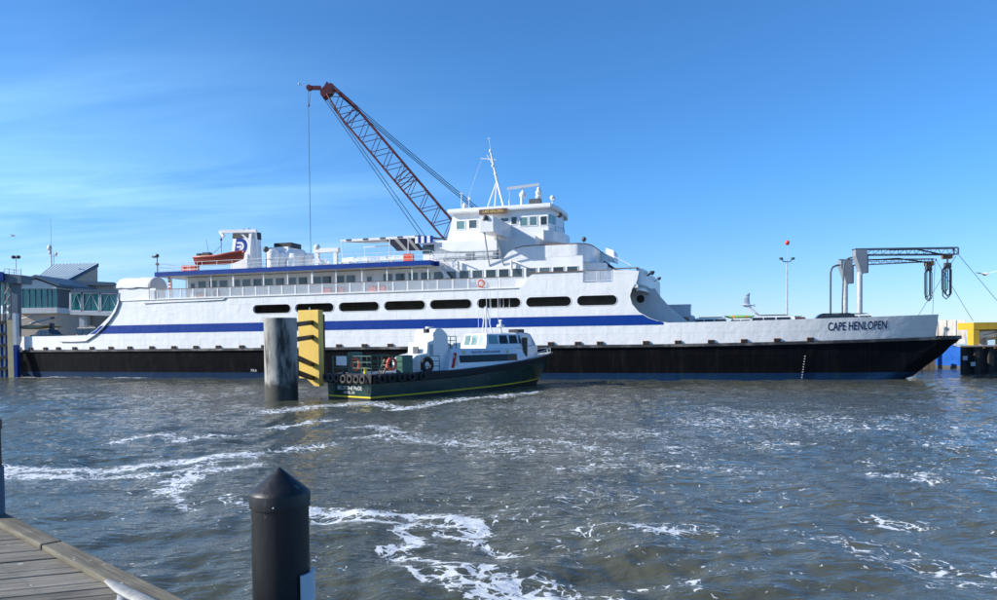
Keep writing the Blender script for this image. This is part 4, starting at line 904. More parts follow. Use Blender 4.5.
# ================================================================== VEHICLES ON THE FERRY
def car(name, label, loc, rz, Ln, Wd, Ht, paint, style, cat='car', group=None):
    """style: suv | van | sedan ; x forward"""
    c = empty(name, loc, rz, label, cat, group); h0 = .28
    belt = .56*Ht; prof = {'suv': [(-.5, .42), (-.49, .72), (-.43, .99), (.12, 1.), (.25, .62), (.46, .55), (.5, .4)],
        'van': [(-.5, .3), (-.5, .9), (-.47, .99), (.2, 1.), (.36, .62), (.48, .5), (.5, .34)],
        'sedan': [(-.5, .45), (-.48, .66), (-.33, .7), (-.2, .98), (.08, 1.), (.24, .68), (.46, .58), (.5, .42)]}[style]
    lo = [(.49, h0/Ht), (-.49, h0/Ht)]; poly = [(x*Ln, z*Ht) for x, z in prof+lo]
    def yy(z): return Wd/2*(1 if z < belt else 1-.22*(z-belt)/(Ht-belt))
    mb = MB(); n = len(poly)
    mb.loft([[(x*.99, -yy(z)*.96, z) for x, z in poly], [(x, -yy(z), z) for x, z in poly], [(x, yy(z), z) for x, z in poly], [(x*.99, yy(z)*.96, z) for x, z in poly]], False)
    mb.f.append(tuple(range(n))); mb.m.append(0); b = len(mb.v)-n; mb.f.append(tuple(range(b+n-1, b-1, -1))); mb.m.append(0)
    for r in range(3): q = r*n; mb.f.append((q+n-1, q, q+n, q+2*n-1)); mb.m.append(0)
    mb.build('body', paint, c, True)
    # side glass
    g0, g1 = belt*1.06, Ht*.92
    xa, xb = {'suv': (-.44, .14), 'van': (-.42, .22), 'sedan': (-.24, .14)}[style]
    for sd_ in (-1, 1):
        for a, b_ in ((xa, xa+(xb-xa)*.36), (xa+(xb-xa)*.4, xa+(xb-xa)*.7), (xa+(xb-xa)*.73, xb)):
            sl = .05 if b_ == xb else 0; mb = MB(); q = [(a*Ln, g0), ((b_+sl)*Ln, g0), (b_*Ln, g1), (a*Ln, g1)]
            mb.add([(x, sd_*(yy(z)+.006), z) for x, z in q], [(0, 1, 2, 3)]); mb.build('side_window', 'glass_dark', c)
    p = [(x*Ln, z*Ht) for x, z in prof]
    i = max(range(len(p)-1), key=lambda k: (p[k+1][0]-p[k][0])*(p[k][1]-p[k+1][1]) if p[k][1] > .9*Ht else -1)
    (x0, z0), (x1, z1) = p[i], p[i+1]; f = lambda k: (x0+(x1-x0)*k, z0+(z1-z0)*k)
    mb = MB(); (xa_, za), (xb_, zb_) = f(.1), f(.92); mb.add([(xa_+.02, -yy(za)*.9, za+.01), (xa_+.02, yy(za)*.9, za+.01), (xb_+.02, yy(zb_)*.9, zb_+.01), (xb_+.02, -yy(zb_)*.9, zb_+.01)], [(0, 1, 2, 3)]); mb.build('windscreen', 'glass_dark', c)
    for sx_ in (-.31, .31):
        for sy in (-1, 1):
            mb = MB(); rows = [[(sx_*Ln+r*math.cos(2*math.pi*k/16), sy*(Wd/2-.1)+y, .33+r*math.sin(2*math.pi*k/16)) for k in range(16)] for r, y in ((.2, .11), (.33, .1), (.34, -.08), (.2, -.1))]
            mb.loft(rows, True, cap=True); wl = mb.build('wheel', 'rubber', c, True)
            mb = MB(); mb.loft([[(sx_*Ln+r*math.cos(2*math.pi*k/12), sy*(Wd/2-.1)+.112*sy, .33+r*math.sin(2*math.pi*k/12)) for k in range(12)] for r in (.2, .04)], True, cap=True); mb.build('rim', 'car_silver', wl)
    for sy in (-1, 1):
        mb = MB(); mb.box(Ln*.475, Ln*.5, sy*Wd*.38-.14, sy*Wd*.38+.14, .4*Ht, .47*Ht); mb.build('headlight', 'lamp_lens', c)
        mb = MB(); mb.box(-Ln*.503, -Ln*.48, sy*Wd*.42-.1, sy*Wd*.42+.1, .45*Ht, .62*Ht); mb.build('tail_light', 'flag_red', c)
    if style != 'sedan':
        mb = MB()
        for sy in (-1, 1): mb.tube([(-.38*Ln, sy*Wd*.34, Ht+.06), (.08*Ln, sy*Wd*.34, Ht+.06)], .025, 6)
        for x in (-.3, 0): mb.bar((x*Ln, -Wd*.34, Ht+.05), (x*Ln, Wd*.34, Ht+.05), .04)
        mb.build('roof_rack', 'black', c)
    return c
def on_deck(px, py, t, top): 
    """stand a vehicle on the car deck where its roof line shows"""
    v = L(px, py, t); return SH.W((v.x, t, 3.73))
A_ = SH.a
cK = on_deck(739, 318, 5.5, 0); car('car', 'white car carrying a green kayak above the ferry bulwark', cK, A_+math.pi, 4.7, 1.85, 1.82, 'car_white', 'suv', 'car')
car('van', 'white van with dark windows behind ferry bulwark, near the lamp post', on_deck(765, 319, 3.6, 0), A_+math.pi, 4.9, 1.9, 1.95, 'car_white', 'van', 'van')
car('car', 'dark red car roof just right of white van on ferry', on_deck(781, 319.5, 5.5, 0), A_+math.pi, 4.6, 1.8, 1.84, 'car_red', 'suv', 'car')
car('suv', 'black SUV behind the bulwark left of the ship name', on_deck(826, 318, 5.0, 0), A_+math.pi, 5.1, 1.95, 2.02, 'car_dark', 'suv', 'SUV')
car('car', 'white car with dark roof edge just below the gantry columns', on_deck(845, 319, 8.5, 0), A_+math.pi, 4.8, 1.9, 2.08, 'car_white', 'suv', 'car')
car('car', 'silver car roof peeking over bulwark right of white box truck', on_deck(703, 321, 4., 0), A_+math.pi, 4.6, 1.8, 1.86, 'car_silver', 'suv', 'car')
# stern deck cars
vst = SH.W((S(96, 3, 330), 3, 3.73)); car('car', 'tan car on the stern deck beside the white sweep', vst, A_, 4.8, 1.9, 2.15, 'car_tan', 'suv', 'car')
vst = SH.W((S(50, 6, 335), 6, 3.73)); car('car', 'dark car low on the stern deck under the glass walkway', vst, A_, 4.6, 1.8, 2.05, 'car_dark', 'sedan', 'car')
# kayak on its roof (rests on the car)
k = empty('kayak', cK+Vector((0, 0, 1.93)), A_, 'green kayak with orange bands on the white car roof', 'kayak')
rows = []
for i in range(15):
    q = i/14; r = math.sin(math.pi*min(max(q, .015), .985))**.6; rows.append([(2.7*(q-.5), .42*r*math.cos(2*math.pi*j/10), .2*r*math.sin(2*math.pi*j/10)*(1 if math.sin(2*math.pi*j/10) > 0 else .8)+.12*(2*q-1)**4) for j in range(10)])
mb = MB(); mb.loft(rows, True, cap=True); mb.build('kayak_hull', 'kayak_green', k, True)
for q in (4, 10): mb = MB(); mb.loft([[(x, y*1.04, z*1.04) for x, y, z in rows[q]], [(x, y*1.04, z*1.04) for x, y, z in rows[q+1]]], True); mb.build('strap', 'kayak_orange', k, True)
# box truck / motorhome
tv = L(680, 303, 11.); b = empty('box_truck', SH.W((tv.x-.3, 12., 3.73)), A_, 'white boxy motorhome parked forward under the ferry superstructure', 'motorhome')
zt_ = 3.55; mb = MB(); mb.box(-5.2, 1.35, -1.2, 1.2, .75, 3.35); mb.box(-5.25, 1.38, -1.24, 1.24, 3.35, 3.5); mb.build('body', 'white_clean', b)
mb = MB(); mb.hexa([(1.35, -1.1, .5), (2.3, -1.05, .5), (2.3, 1.05, .5), (1.35, 1.1, .5), (1.35, -1.1, 2.4), (1.7, -1.05, 2.3), (1.7, 1.05, 2.3), (1.35, 1.1, 2.4)]); mb.build('cab', 'white_clean', b)
for x0, x1, z0, z1 in ((-1.6, -.35, 2.2, 2.95), (.1, 1.2, 1.6, 2.2)): mb = MB(); mb.box(x0, x1, -1.225, -1.205, z0, z1); mb.build('side_window', 'glass_dark', b)
mb = MB(); mb.box(-4.8, -1.5, -1.23, -1.21, 2.85, 3.15); mb.build('awning_roll', 'grey', b)
mb = MB(); mb.bar((1.8, -1.1, 1.9), (1.8, -1.45, 1.8), .06); mb.box(1.72, 1.86, -1.55, -1.4, 1.6, 2.0); mb.build('mirror', 'black', b)
for x in (-3.6, 1.2):
    for y in (-1.05, 1.05): mb = MB(); mb.loft([[(x+r*math.cos(2*math.pi*j/14), y+yy_, .42+r*math.sin(2*math.pi*j/14)) for j in range(14)] for r, yy_ in ((.15, .14), (.42, .12), (.42, -.12), (.15, -.14))], True, cap=True); mb.build('wheel', 'rubber', b, True)

# ================================================================== PILOT BOAT
q0 = G(372, 401); q1 = G(540, 386)
PA = math.atan2(q1.y-q0.y, q1.x-q0.x); PB = Frame((q0.x, q0.y), PA); BL = 22.4; BW = 4.5
Bp = PB.L
pb = empty('pilot_boat', PB.o, PA, 'green-hulled pilot boat with white cabin passing in front of the ferry', 'boat')
def hb(u): k = max(0, (u/BL-.52)/.48); return BW/2*(1-k**2.1)**.75 if k < 1 else 0
zd0 = Bp(372, 374.5).z; zd1 = zd0+1.05
def sheer(u): return zd0+(zd1-zd0)*max(0, (u/BL-.3)/.7)**1.5
def bstat(u, zfrac):
    h = max(hb(u), .03); z0 = -.5
    z = z0+(sheer(u)-z0)*zfrac; nar = 1-(.1+.55*max(0, u/BL-.5)*2*.5)*(1-zfrac)**1.3
    return h*nar, z
def hull_rows(fr0, fr1, grow=0., nz=6, u1=BL):
    rows = []
    for i in range(29):
        u = u1*i/28; row = []
        for k in range(nz+1):
            zf = fr0+(fr1-fr0)*k/nz; h, z = bstat(u, zf); rake = -2.6*(1-zf)*(u/BL)**4
            row.append((u+rake, BW/2-h-grow, z))
        rows.append(row)
    return rows
def both(mb, rows, mi=0):
    mb.loft(rows, mi=mi); mb.loft([[(a, BW-b, c) for a, b, c in r] for r in rows], mi=mi)
def zline(u, z): return (z+.5)/(sheer(u)+.5)
mb = MB(); R1 = hull_rows(0, 1); both(mb, R1); tr = R1[0]+[(a, BW-b, c) for a, b, c in reversed(R1[0])]; mb.add(tr, [tuple(range(len(tr)))]); mb.build('hull', 'boat_green', pb, True)
# yellow boot line and black antifoul
def band(za, zb_, grow, m, nm):
    mb = MB(); rows = []
    for i in range(29):
        u = BL*i/28; row = []
        for z in (za+.35*(u/BL)**2, zb_+.35*(u/BL)**2):
            zf = zline(u, z); h, _ = bstat(u, zf); row.append((u-2.6*(1-zf)*(u/BL)**4, BW/2-h-grow, z))
        rows.append(row)
    both(mb, rows); a, b = rows[0]; mb.add([(a[0]-grow, a[1], a[2]), (a[0]-grow, BW-a[1], a[2]), (b[0]-grow, BW-b[1], b[2]), (b[0]-grow, b[1], b[2])], [(0, 1, 2, 3)]); mb.build(nm, m, pb, True)
band(.15, .245, .02, 'stripe_yellow', 'boot_line'); band(-.5, .145, .015, 'black', 'antifouling')
# rubbing band of black fendering round the deck edge
mb = MB(); rows = []
for i in range(29):
    u = BL*i/28; row = []
    for z, g in ((-.62, 0), (-.55, .16), (-.08, .2), (.02, .05)):
        zf = zline(u, sheer(u)+z); h, _ = bstat(u, min(1, zf)); row.append((u+g*.5*(u/BL)-2.6*(1-min(1, zf))*(u/BL)**4, BW/2-h-g, sheer(u)+z*(1-.35*(u/BL))))
    rows.append(row)
both(mb, rows); a = rows[0]; mb.loft([[(x-(g), y, z) for (x, y, z), g in zip(a, (0, .16, .2, .05))], [(x-g, BW-y, z) for (x, y, z), g in zip(a, (0, .16, .2, .05))]]); mb.build('fender_band', 'rubber', pb, False)
# deck
mb = MB(); mb.loft([[(r[-1][0], r[-1][1], r[-1][2]-.02), (r[-1][0], BW-r[-1][1], r[-1][2]-.02)] for r in R1]); mb.build('deck', 'grey', pb)
# tyres on the transom and along the quarter
tm_ = MB(); tm_.torus((0, 0, 0), .22, .085, 'x', 20, 10); tme = tm_.mesh('tyre', 'tyre_worn', True); tm2 = MB(); tm2.torus((0, 0, 0), .22, .085, 'y', 20, 10); tme2 = tm2.mesh('tyre', 'rubber', True)
for y in (.5, 1.1, 1.75, 2.4): link('tyre', tme, pb, (-.3, y, zd0-.33), rot=(0, .06, random.uniform(-.1, .1)))
for y in (3.1, 3.7, 4.2): link('tyre', tme, pb, (-.3, y, zd0-.28))
for u in (.6, 1.45, 2.3, 3.2, 4.2): link('tyre', tme2, pb, (u, -.27, zd0-.3))
# transom writing
mt = Matrix.Translation((-.02, BW/2-.1, .74)) @ Matrix.Rotation(-math.pi/2, 4, 'Z') @ Matrix.Rotation(math.pi/2, 4, 'X')
text('boat_name', 'BIG STONE PRIDE', .36, 'white_clean', pb, mt, .004, sx=.86); mt2 = mt.copy(); mt2.translation = (-.02, BW/2-.05, .45); text('home_port', 'LEWES, DE', .24, 'white_clean', pb, mt2, .004)
mb = MB(); mb.lathe([(.14, 0), (.14, .03)], (0, 0, 0), 12); o = mb.build('exhaust_port', 'black', pb); o.location = (-.01, .4, .62); o.rotation_euler = (0, -math.pi/2, 0)
# aft deck rails, sign, boxes, life rings
def prail(a, b, h=1., n=3, r=.03):
    mb = MB(); a, b = Vector(a), Vector(b)
    for i in range(n+1): p = a.lerp(b, i/n); mb.tube([p, p+Vector((0, 0, h))], r, 6)
    for k_ in (1, .66, .33): mb.tube([a+Vector((0, 0, h*k_)), b+Vector((0, 0, h*k_))], r*.9, 6)
    return mb.build('rail', 'rail_green', pb)
zd = zd0-.02
prail((.25, .3, zd), (2.9, .3, zd), 1.15, 3); prail((.25, .3, zd), (.25, 4.1, zd), 1.15, 4); prail((.25, BW-.3, zd), (5.2, BW-.3, zd), 1.15, 5); prail((4.6, .3, zd), (6.4, .3, zd), 1.05, 2)
mb = MB(); mb.box(.2, .24, 2.7, 3.75, zd+.55, zd+1.15); mb.build('notice_board', 'white_clean', pb)
mb = MB(); mb.box(3.0, 3.9, .35, 1.0, zd, zd+1.15); mb.build('deck_box', 'rail_green', pb)
mb = MB(); mb.box(1.2, 1.8, 3.0, 3.8, zd, zd+1.4); mb.build('deck_box', 'rail_green', pb)
mb = MB(); mb.bar((1.4, .5, zd), (2., .5, zd+.9), .1); mb.bar((1.4, 1., zd), (2., 1., zd+.9), .1)
for i in range(4): mb.bar((1.5+.13*i, .5, zd+.15+.2*i), (1.5+.13*i, 1., zd+.15+.2*i), .05)
mb.build('boarding_ladder', 'timber', pb)
for x, y, ax in ((1.9, .22, 'y'), (.55, 2.2, 'x')):
    mb = MB(); mb.torus((x, y, zd+.62), .36, .1, ax, 22, 10); mb.build('life_ring', 'lifering', pb, True)
mb = MB(); mb.torus((5.1, .2, zd+.45), .42, .16, 'y', 20, 10); mb.build('tyre', 'rubber', pb, True)
for y in (1.2, 3.3): mb = MB(); mb.lathe([(.09, 0), (.09, .35), (.14, .36), (.14, .42)], (.5, y, zd), 10); mb.build('bollard', 'stripe_yellow' if y < 2 else 'black', pb, True)
# white exhaust housing
f0 = Bp(427, 371, .9).x; f1_ = Bp(449, 371, .9).x; zt_ = Bp(437, 328, .9).z
mb = MB(); pr = [(f0-1.5, zd), (f0-1.4, zd+.8), (f0-.9, zd+1.1), (f0+.1, zd+1.25), (f0+.2, zd+2.), (f0+.75, zd+2.15), (f0+.85, zt_-.3), (f0+1.05, zt_-.06), (f0+1.4, zt_), (f0+1.75, zt_-.1), (f1_, zt_-.5), (f1_+.1, zd)]
mb.prism(pr, 1.0, 2.9); stk = mb.build('exhaust_housing', 'gelcoat', pb, True)
mb = MB(); x = f0+.55; mb.box(x-.16, x+.16, .97, 1.0, zd+1.1, zd+1.85); mb.build('vent_louvre', 'grey', stk)
mb = MB(); mb.box(f0-.18, f0-.1, 1.6, 2.1, zd+1.0, zd+1.7); mb.build('vent_louvre', 'darkgrey', stk)
mb = MB(); mb.tube([(f0+1.4, 2., zt_-.1), (f0+1.4, 2., zt_+.12)], .3, 10); mb.build('exhaust_pipe', 'lightgrey', stk, True)
mb = MB(); mb.box(f0+.2, f0+.5, 1.1, 1.4, zt_-.35, zt_-.05); mb.build('deck_lamp', 'black', stk)
# cabin with raked wheelhouse
ca, cb_ = Bp(449, 370, .45).x, Bp(545, 352, .5).x
zc0 = zd0-.05; zc1 = Bp(470, 348.5, .5).z
def bbox_in(u): return max(.5, BW/2-hb(u)+.42)
us = [ca+(cb_-ca)*i/14 for i in range(15)]
mb = MB(); rows = []
for i, u in enumerate(us):
    y = bbox_in(u); sl = .55 if i == 0 else 0
    rows.append([(u, y, zc0), (u+.02+sl*.2, y+.02, zc0+.5), (u+sl, y+.14, zc1-.25), (u+sl+.05, y+.4, zc1), (u+sl+.05, BW-y-.4, zc1), (u+sl, BW-y-.14, zc1-.25), (u+.02+sl*.2, BW-y-.02, zc0+.5), (u, BW-y, zc0)])
mb.loft(rows, False, cap=True); cab = mb.build('cabin', 'gelcoat', pb, True)
def side(u, z): y = bbox_in(u); return (u, y+.02+.12*max(0, (z-zc0-.5)/(zc1-.75-zc0))-.012, z)
wa, wb = Bp(460, 360, .5).x, Bp(518, 356, .6).x; zw0, zw1 = Bp(490, 361.5, .55).z, Bp(490, 354.5, .55).z
nwin = 5
for i in range(nwin):
    a, b = wa+(wb-wa)*i/nwin+.008, wa+(wb-wa)*(i+1)/nwin-.008; mb = MB(); mb.add([side(a, zw0), side(b, zw0), side(b, zw1), side(a, zw1)], [(0, 1, 2, 3)]); mb.build('cabin_window', 'glass_black', pb)
    mb = MB(); mb.add([(x, BW-y, z) for x, y, z in (side(a, zw0), side(b, zw0), side(b, zw1), side(a, zw1))], [(0, 1, 2, 3)]); mb.build('cabin_window', 'glass_black', pb)
mb = MB(); x = Bp(456, 364, .5).x; mb.box(x-.2, x+.2, bbox_in(x)-.02, bbox_in(x)+.05, zc0+.35, zc0+1.1); mb.build('small_door', 'offwhite', pb)
um = (wa+wb)/2-.4; c = Vector(side(um, zw1+.2)); text('cabin_lettering', 'PILOTS BAY & RIVER DELAWARE', .24, 'navy', pb, upright(c+Vector((0, -.02, 0)), 0, .0), .003, sx=.95)
for u in (um-2.5, um+2.55): v = Vector(side(u, zw1+.2)); mb = MB(); mb.box(u-.13, u+.13, v.y-.03, v.y, v.z-.1, v.z+.12); mb.build('emblem', 'gold', pb)
# wheelhouse
h0, h1 = Bp(484, 345, 1.1).x, Bp(541, 345, 1.0).x; zh = Bp(510, 332.5, 1.1).z
def hsec(z, a, b, g): return [(a, 1.0+g, z), (b-1., .95+g, z), (b-.2, 1.5+g, z), (b, BW/2, z), (b-.2, BW-1.5-g, z), (b-1., BW-.95-g, z), (a, BW-1.0-g, z)]
mb = MB(); zm0, zm1 = zc1-.05, zh
mb.loft([hsec(zc0+.3, h0+2.8, h1+.35, -.1), hsec(zc1, h0, h1+.3, -.05), hsec(zc1+.25, h0+.1, h1+.1, 0), hsec(zh-.12, h0+.35, h1-.35, .18), hsec(zh, h0+.6, h1-.6, .4)], True, cap=True); whb = mb.build('wheelhouse', 'gelcoat', pb, True)
def hside(u, k):   # k 0..1 up the window band
    z = zc1+.25+(zh-.37-zc1)*k; return (u, 1.0+.18*k-.02-.05*(u-h0)/(h1-h0), z)
zz = [(h0+.5, h0+1.6), (h0+1.75, h0+2.8), (h0+2.95, h0+4.0), (h0+4.15, h1-2.7)]
for a, b in zz:
    if b <= a: continue
    mb = MB(); mb.add([hside(a, .08), hside(b, .08), hside(b-.05, .88), hside(a+.08, .88)], [(0, 1, 2, 3)]); mb.build('window', 'glass_teal' if a < h0+1 else 'glass_black', pb)
mb = MB(); mb.box(h1-2.6, h1-2.0, .89, .96, zc1-.75, zh-.4); mb.build('wheelhouse_door', 'black', pb)
mb = MB(); p = [(h1-.95, .93, zc1+.3), (h1-.18, 1.48, zc1+.3), (h1-.42, 1.6, zh-.25), (h1-1.15, 1.1, zh-.25)]; mb.add([(x+.03, y-.03, z) for x, y, z in p], [(0, 1, 2, 3)]); mb.add([(x+.03, BW-y+.03, z) for x, y, z in p], [(0, 1, 2, 3)]); mb.build('front_window', 'glass_teal', pb)
# aft windows of the wheelhouse
for i in range(3):
    y0 = 1.2+i*.73; mb = MB(); mb.add([(h0+.07, y0, zc1+.2), (h0+.07, y0+.6, zc1+.2), (h0+.29, y0+.6, zh-.17), (h0+.29, y0, zh-.17)], [(0, 1, 2, 3)]); mb.build('window', 'glass_teal', pb)
mb = MB(); mb.box(h0-3.0, h0-2.2, 1.5, 2.3, zc1, zc1+.42); mb.build('liferaft_box', 'white_clean', pb)
mb = MB(); mb.tube([(h0-3.9, 2., zc1+.24), (h0-3.1, 2., zc1+.24)], .24, 12); mb.build('liferaft', 'white_clean', pb, True)
prail((f1_-.2, 1.1, zc1), (f1_+1.0, 1.1, zc1), .9, 2)
# bow rail and anchor gear
for sy in (0, 1):
    pts = []
    for i in range(7):
        u = BL*(.84+.145*i/6); y = BW/2-hb(u)+.12; pts.append(Vector((u, y if not sy else BW-y, sheer(u))))
    mb = MB(); mb.tube([p+Vector((0, 0, .35)) for p in pts], .03, 6); [mb.tube([p, p+Vector((0, 0, .35))], .025, 5) for p in pts[::2]]; mb.build('bow_rail', 'lightgrey', pb)
# aerials and radar
zt = zh
for x, y, zz_, r in ((h0+.7, 1.4, 3.6, .025), (h0+2.2, 1.5, 4.4, .025), (h0+1.1, 2.6, 4.0, .02), (h0+3., 3., 3.4, .02)): mb = MB(); mb.tube([(x, y, zt-.1), (x, y, zt+zz_)], r, 5); mb.build('aerial', 'white_clean', pb)
mb = MB(); 
for dx_, dy_ in ((-.35, -.3), (.35, -.3), (0, .4)): mb.tube([(h0+1.6+dx_, BW/2+dy_, zt-.05), (h0+1.6+dx_*.2, BW/2+dy_*.2, zt+1.9)], .05, 6)
mb.bar((h0+1.2, BW/2, zt+1.1), (h0+2., BW/2, zt+1.1), .06); mb.ball((h0+1.6, BW/2, zt+1.95), .13, 8); mb.build('mast', 'white_clean', pb, True)
mb = MB(); x = h0+3.4; mb.tube([(x, BW/2, zt-.05), (x, BW/2, zt+.9)], .1, 8); mb.lathe([(.3, .45), (.34, .5), (.3, .65)], (x, BW/2, zt), 12); mb.bar((x-.45, BW/2-.5, zt+.98), (x+.45, BW/2+.5, zt+.98), .12, .1); mb.build('radar', 'white_clean', pb, True)
mb = MB(); mb.box(h1-2.3, h1-1.5, 1.6, 2.6, zt-.05, zt+.28); mb.build('roof_hatch', 'black', pb)
mb = MB(); mb.bar((ca+.35, .6, zc0+.2), (ca+.75, .7, zc1-.3), .5, .12); mb.build('red_lifebuoy_rack', 'flag_red', pb)

# ================================================================== MOORING DOLPHIN
dp = G(281, 401); dp.x = P(281, 360, dp.y+1).x; md = empty('mooring_dolphin', (dp.x, dp.y+1., 0), 0, 'round concrete pile with dark struts carrying a tall yellow fender panel', 'dolphin')
zt = P(281, 318, dp.y+1).z; rad = 16.2/749*(dp.y+1)
mb = MB(); mb.lathe([(rad, -1.5), (rad, .5), (rad*.99, 1.5), (rad*.985, zt-.25), (rad*1.0, zt-.2), (rad*1.0, zt-.03), (rad*.96, zt)], (0, 0, 0), 40); mb.build('concrete_pile', 'pile_concrete', md, True)
md_l = lambda v: Vector(v)-Vector((dp.x, dp.y+1, 0))
pc = P(308.5, 345, dp.y+4.6); pa = R_(-24)
ztp, zbp = P(309, 310, pc.y).z, P(318, 386, pc.y).z
fpanel = bpy.data.objects.new('fender_panel', None); col.objects.link(fpanel); fpanel.parent = md; fpanel.location = md_l((pc.x, pc.y, 0)); fpanel.rotation_euler = (0, 0, pa)
mb = MB(); hw = .86; mb.prism([(-hw, ztp), (hw, ztp), (hw, zbp), (hw*.55, zbp), (-hw*.3, zbp+.55), (-hw, zbp+.55)], 0, .55); mb.build('face_board', 'yellow', fpanel)
mb = MB(); mb.tube([(.0, .2, ztp), (0, .2, ztp+.18)], .05, 8); mb.build('lifting_eye', 'steel', fpanel)
mb = MB(); mb.box(-hw, hw, .551, .75, zbp+.8, ztp-.3); mb.build('rubber_backing', 'rubber', fpanel)
def pworld(x, y, z): return md_l((pc.x+x*math.cos(pa)-y*math.sin(pa), pc.y+x*math.sin(pa)+y*math.cos(pa), z))
for y0, y1 in ((324.5, 322.5), (339.5, 337), (357, 364.5), (372, 378)):
    z1 = P(315, y1, pc.y).z; z0 = P(298, y0, dp.y+1.4).z
    e = pworld(.32, -.02, z1); st_ = Vector((rad*.75, rad*.55, z0)); mb = MB(); mb.bar(st_, e, .24, .3); mb.build('strut', 'black', md)

# ================================================================== BOARDWALK
ZD = 2.05
k0, k1 = G(0, 510, ZD+.05), G(187, 600, ZD+.05); kd = (k1-k0).normalized(); kd.z = 0; kn = Vector((-kd.y, kd.x, 0))   # kn points to the water
wi = .16
KA = k0-kd*2.2; KB = k1+kd*3.2; ka = math.atan2(kd.y, kd.x)
pier = empty('boardwalk', (0, 0, ZD), 0, 'weathered grey plank boardwalk with a timber kerb in the near left corner', 'boardwalk')
pang = R_(17.5); pd = Vector((math.cos(pang), math.sin(pang), 0)); pn = Vector((-pd.y, pd.x, 0))
wood_mat('plank_wood', (.09, .08, .064), (.34, .31, .255), pang); wood_mat('kerb_wood', (.085, .076, .052), (.27, .24, .175), ka)
def bev(o, w_=.006):
    m_ = o.modifiers.new('bevel', 'BEVEL'); m_.width = w_; m_.segments = 2; m_.limit_method = 'ANGLE'
edge = KA-kn*wi   # inner edge line of kerb
pw = .15
for i in range(-22, 66):
    off = i*pw; o0 = pn*off
    def hit(o_): # intersection of plank edge line with the kerb centre line
        e = edge+kn*.12; m_ = Matrix(((pd.x, -kd.x), (pd.y, -kd.y))); r = m_.inverted() @ Vector((e.x-o_.x, e.y-o_.y)); return r[0]
    oa, ob = o0, o0+pn*(pw-.012+random.uniform(-.004, .002)); ta, tb_ = hit(oa), hit(ob)
    l0 = -7.5; 
    if ta < l0+.3: continue
    ta, tb_ = min(ta, 6), min(tb_, 6); dz = random.uniform(-.005, .004)
    mb = MB(); A0, A1, B0, B1 = oa+pd*l0, oa+pd*ta, ob+pd*l0, ob+pd*tb_; zz_ = Vector((0, 0, -.045+dz)); z2 = Vector((0, 0, dz))
    mb.hexa([A0+zz_, A1+zz_, B1+zz_, B0+zz_, A0+z2, A1+z2, B1+z2, B0+z2]); o = mb.build('plank', 'plank_wood', pier); bev(o)
nm_ = MB()
for off_ in (.34, 1.55, 2.8):
    for i in range(-20, 60):
        for dv in (.035, .105):
            o_ = pn*(i*pw+dv); e_ = edge-kn*off_; r_ = Matrix(((pd.x, -kd.x), (pd.y, -kd.y))).inverted() @ Vector((e_.x-o_.x, e_.y-o_.y)); p_ = o_+pd*(r_[0]+random.uniform(-.015, .015))
            if -7 < r_[0] < 5.5: nm_.add([(p_.x+.006*math.cos(a_), p_.y+.006*math.sin(a_), .006) for a_ in (0, 1.05, 2.1, 3.14, 4.19, 5.24)], [(0, 1, 2, 3, 4, 5)])
tag(nm_.build('nail_heads', 'black', pier), kind='stuff')
segs = [(0, .42), (.424, .8), (.804, 1.)]
Lk = (KB-KA).length
for a, b in segs:
    mb = MB(); p, q = KA+kd*Lk*a, KA+kd*Lk*b; w_ = -kn*wi; lo, hi = Vector((0, 0, .004-p.z)), Vector((0, 0, .05-p.z))
    mb.hexa([p+w_+lo, q+w_+lo, q+lo, p+lo, p+w_+hi, q+w_+hi, q+hi, p+hi]); o = mb.build('kerb_timber', 'kerb_wood', pier); bev(o, .012)
mb = MB(); p, q = KA.copy(), KB.copy(); p.z = q.z = 0; mb.hexa([p-kn*.1+Vector((0, 0, -.35)), q-kn*.1+Vector((0, 0, -.35)), q-kn*.02+Vector((0, 0, -.35)), p-kn*.02+Vector((0, 0, -.35)), p-kn*.1+Vector((0, 0, -.05)), q-kn*.1+Vector((0, 0, -.05)), q-kn*.02+Vector((0, 0, -.05)), p-kn*.02+Vector((0, 0, -.05))]); mb.build('edge_beam', 'timber', pier)
for a in (.1, .5, .9):
    p = KA+kd*Lk*a-kn*1.2; mb = MB(); mb.lathe([(.16, -3.2), (.16, -.06)], (p.x, p.y, 0), 14); mb.build('support_pile', 'timber', pier, True)
# mooring cleat
mat('cleat_metal', (.3, .3, .285), .6, metal=.1, var=.25, vscale=9, bump=.15, bscale=40, dirt=(.12, .11, .09), damt=.6, dscale=12, dstretch=(1, 1, 1))
tip = G(107, 580.5, ZD+.1); cdir = Vector((.62, -.78, 0)); cl = empty('mooring_cleat', (tip.x, tip.y, ZD), math.atan2((G(150, 600, ZD)-G(107, 580, ZD)).y, (G(150, 600, ZD)-G(107, 580, ZD)).x), 'pale grey metal cleat horn on planks by the kerb', 'cleat')
mb = MB(); mb.tube([(.0, 0, .2), (.1, 0, .19), (.22, 0, .175), (.4, 0, .17), (.58, 0, .175), (.7, 0, .19), (.8, 0, .2)], [.02, .034, .046, .05, .046, .034, .02], 12); mb.v = [(x, y, .5*z) for x, y, z in mb.v]; mb.build('horn', 'cleat_metal', cl, True)
mb = MB(); mb.lathe([(.06, .0), (.05, .07)], (.28, 0, .005), 12); mb.build('stem', 'grey', cl, True)
mb = MB(); mb.lathe([(.06, .0), (.05, .07)], (.52, 0, .005), 12); mb.build('stem', 'grey', cl, True)
mb = MB(); mb.box(.15, .65, -.06, .06, .004, .012); mb.build('base_plate', 'grey', cl)
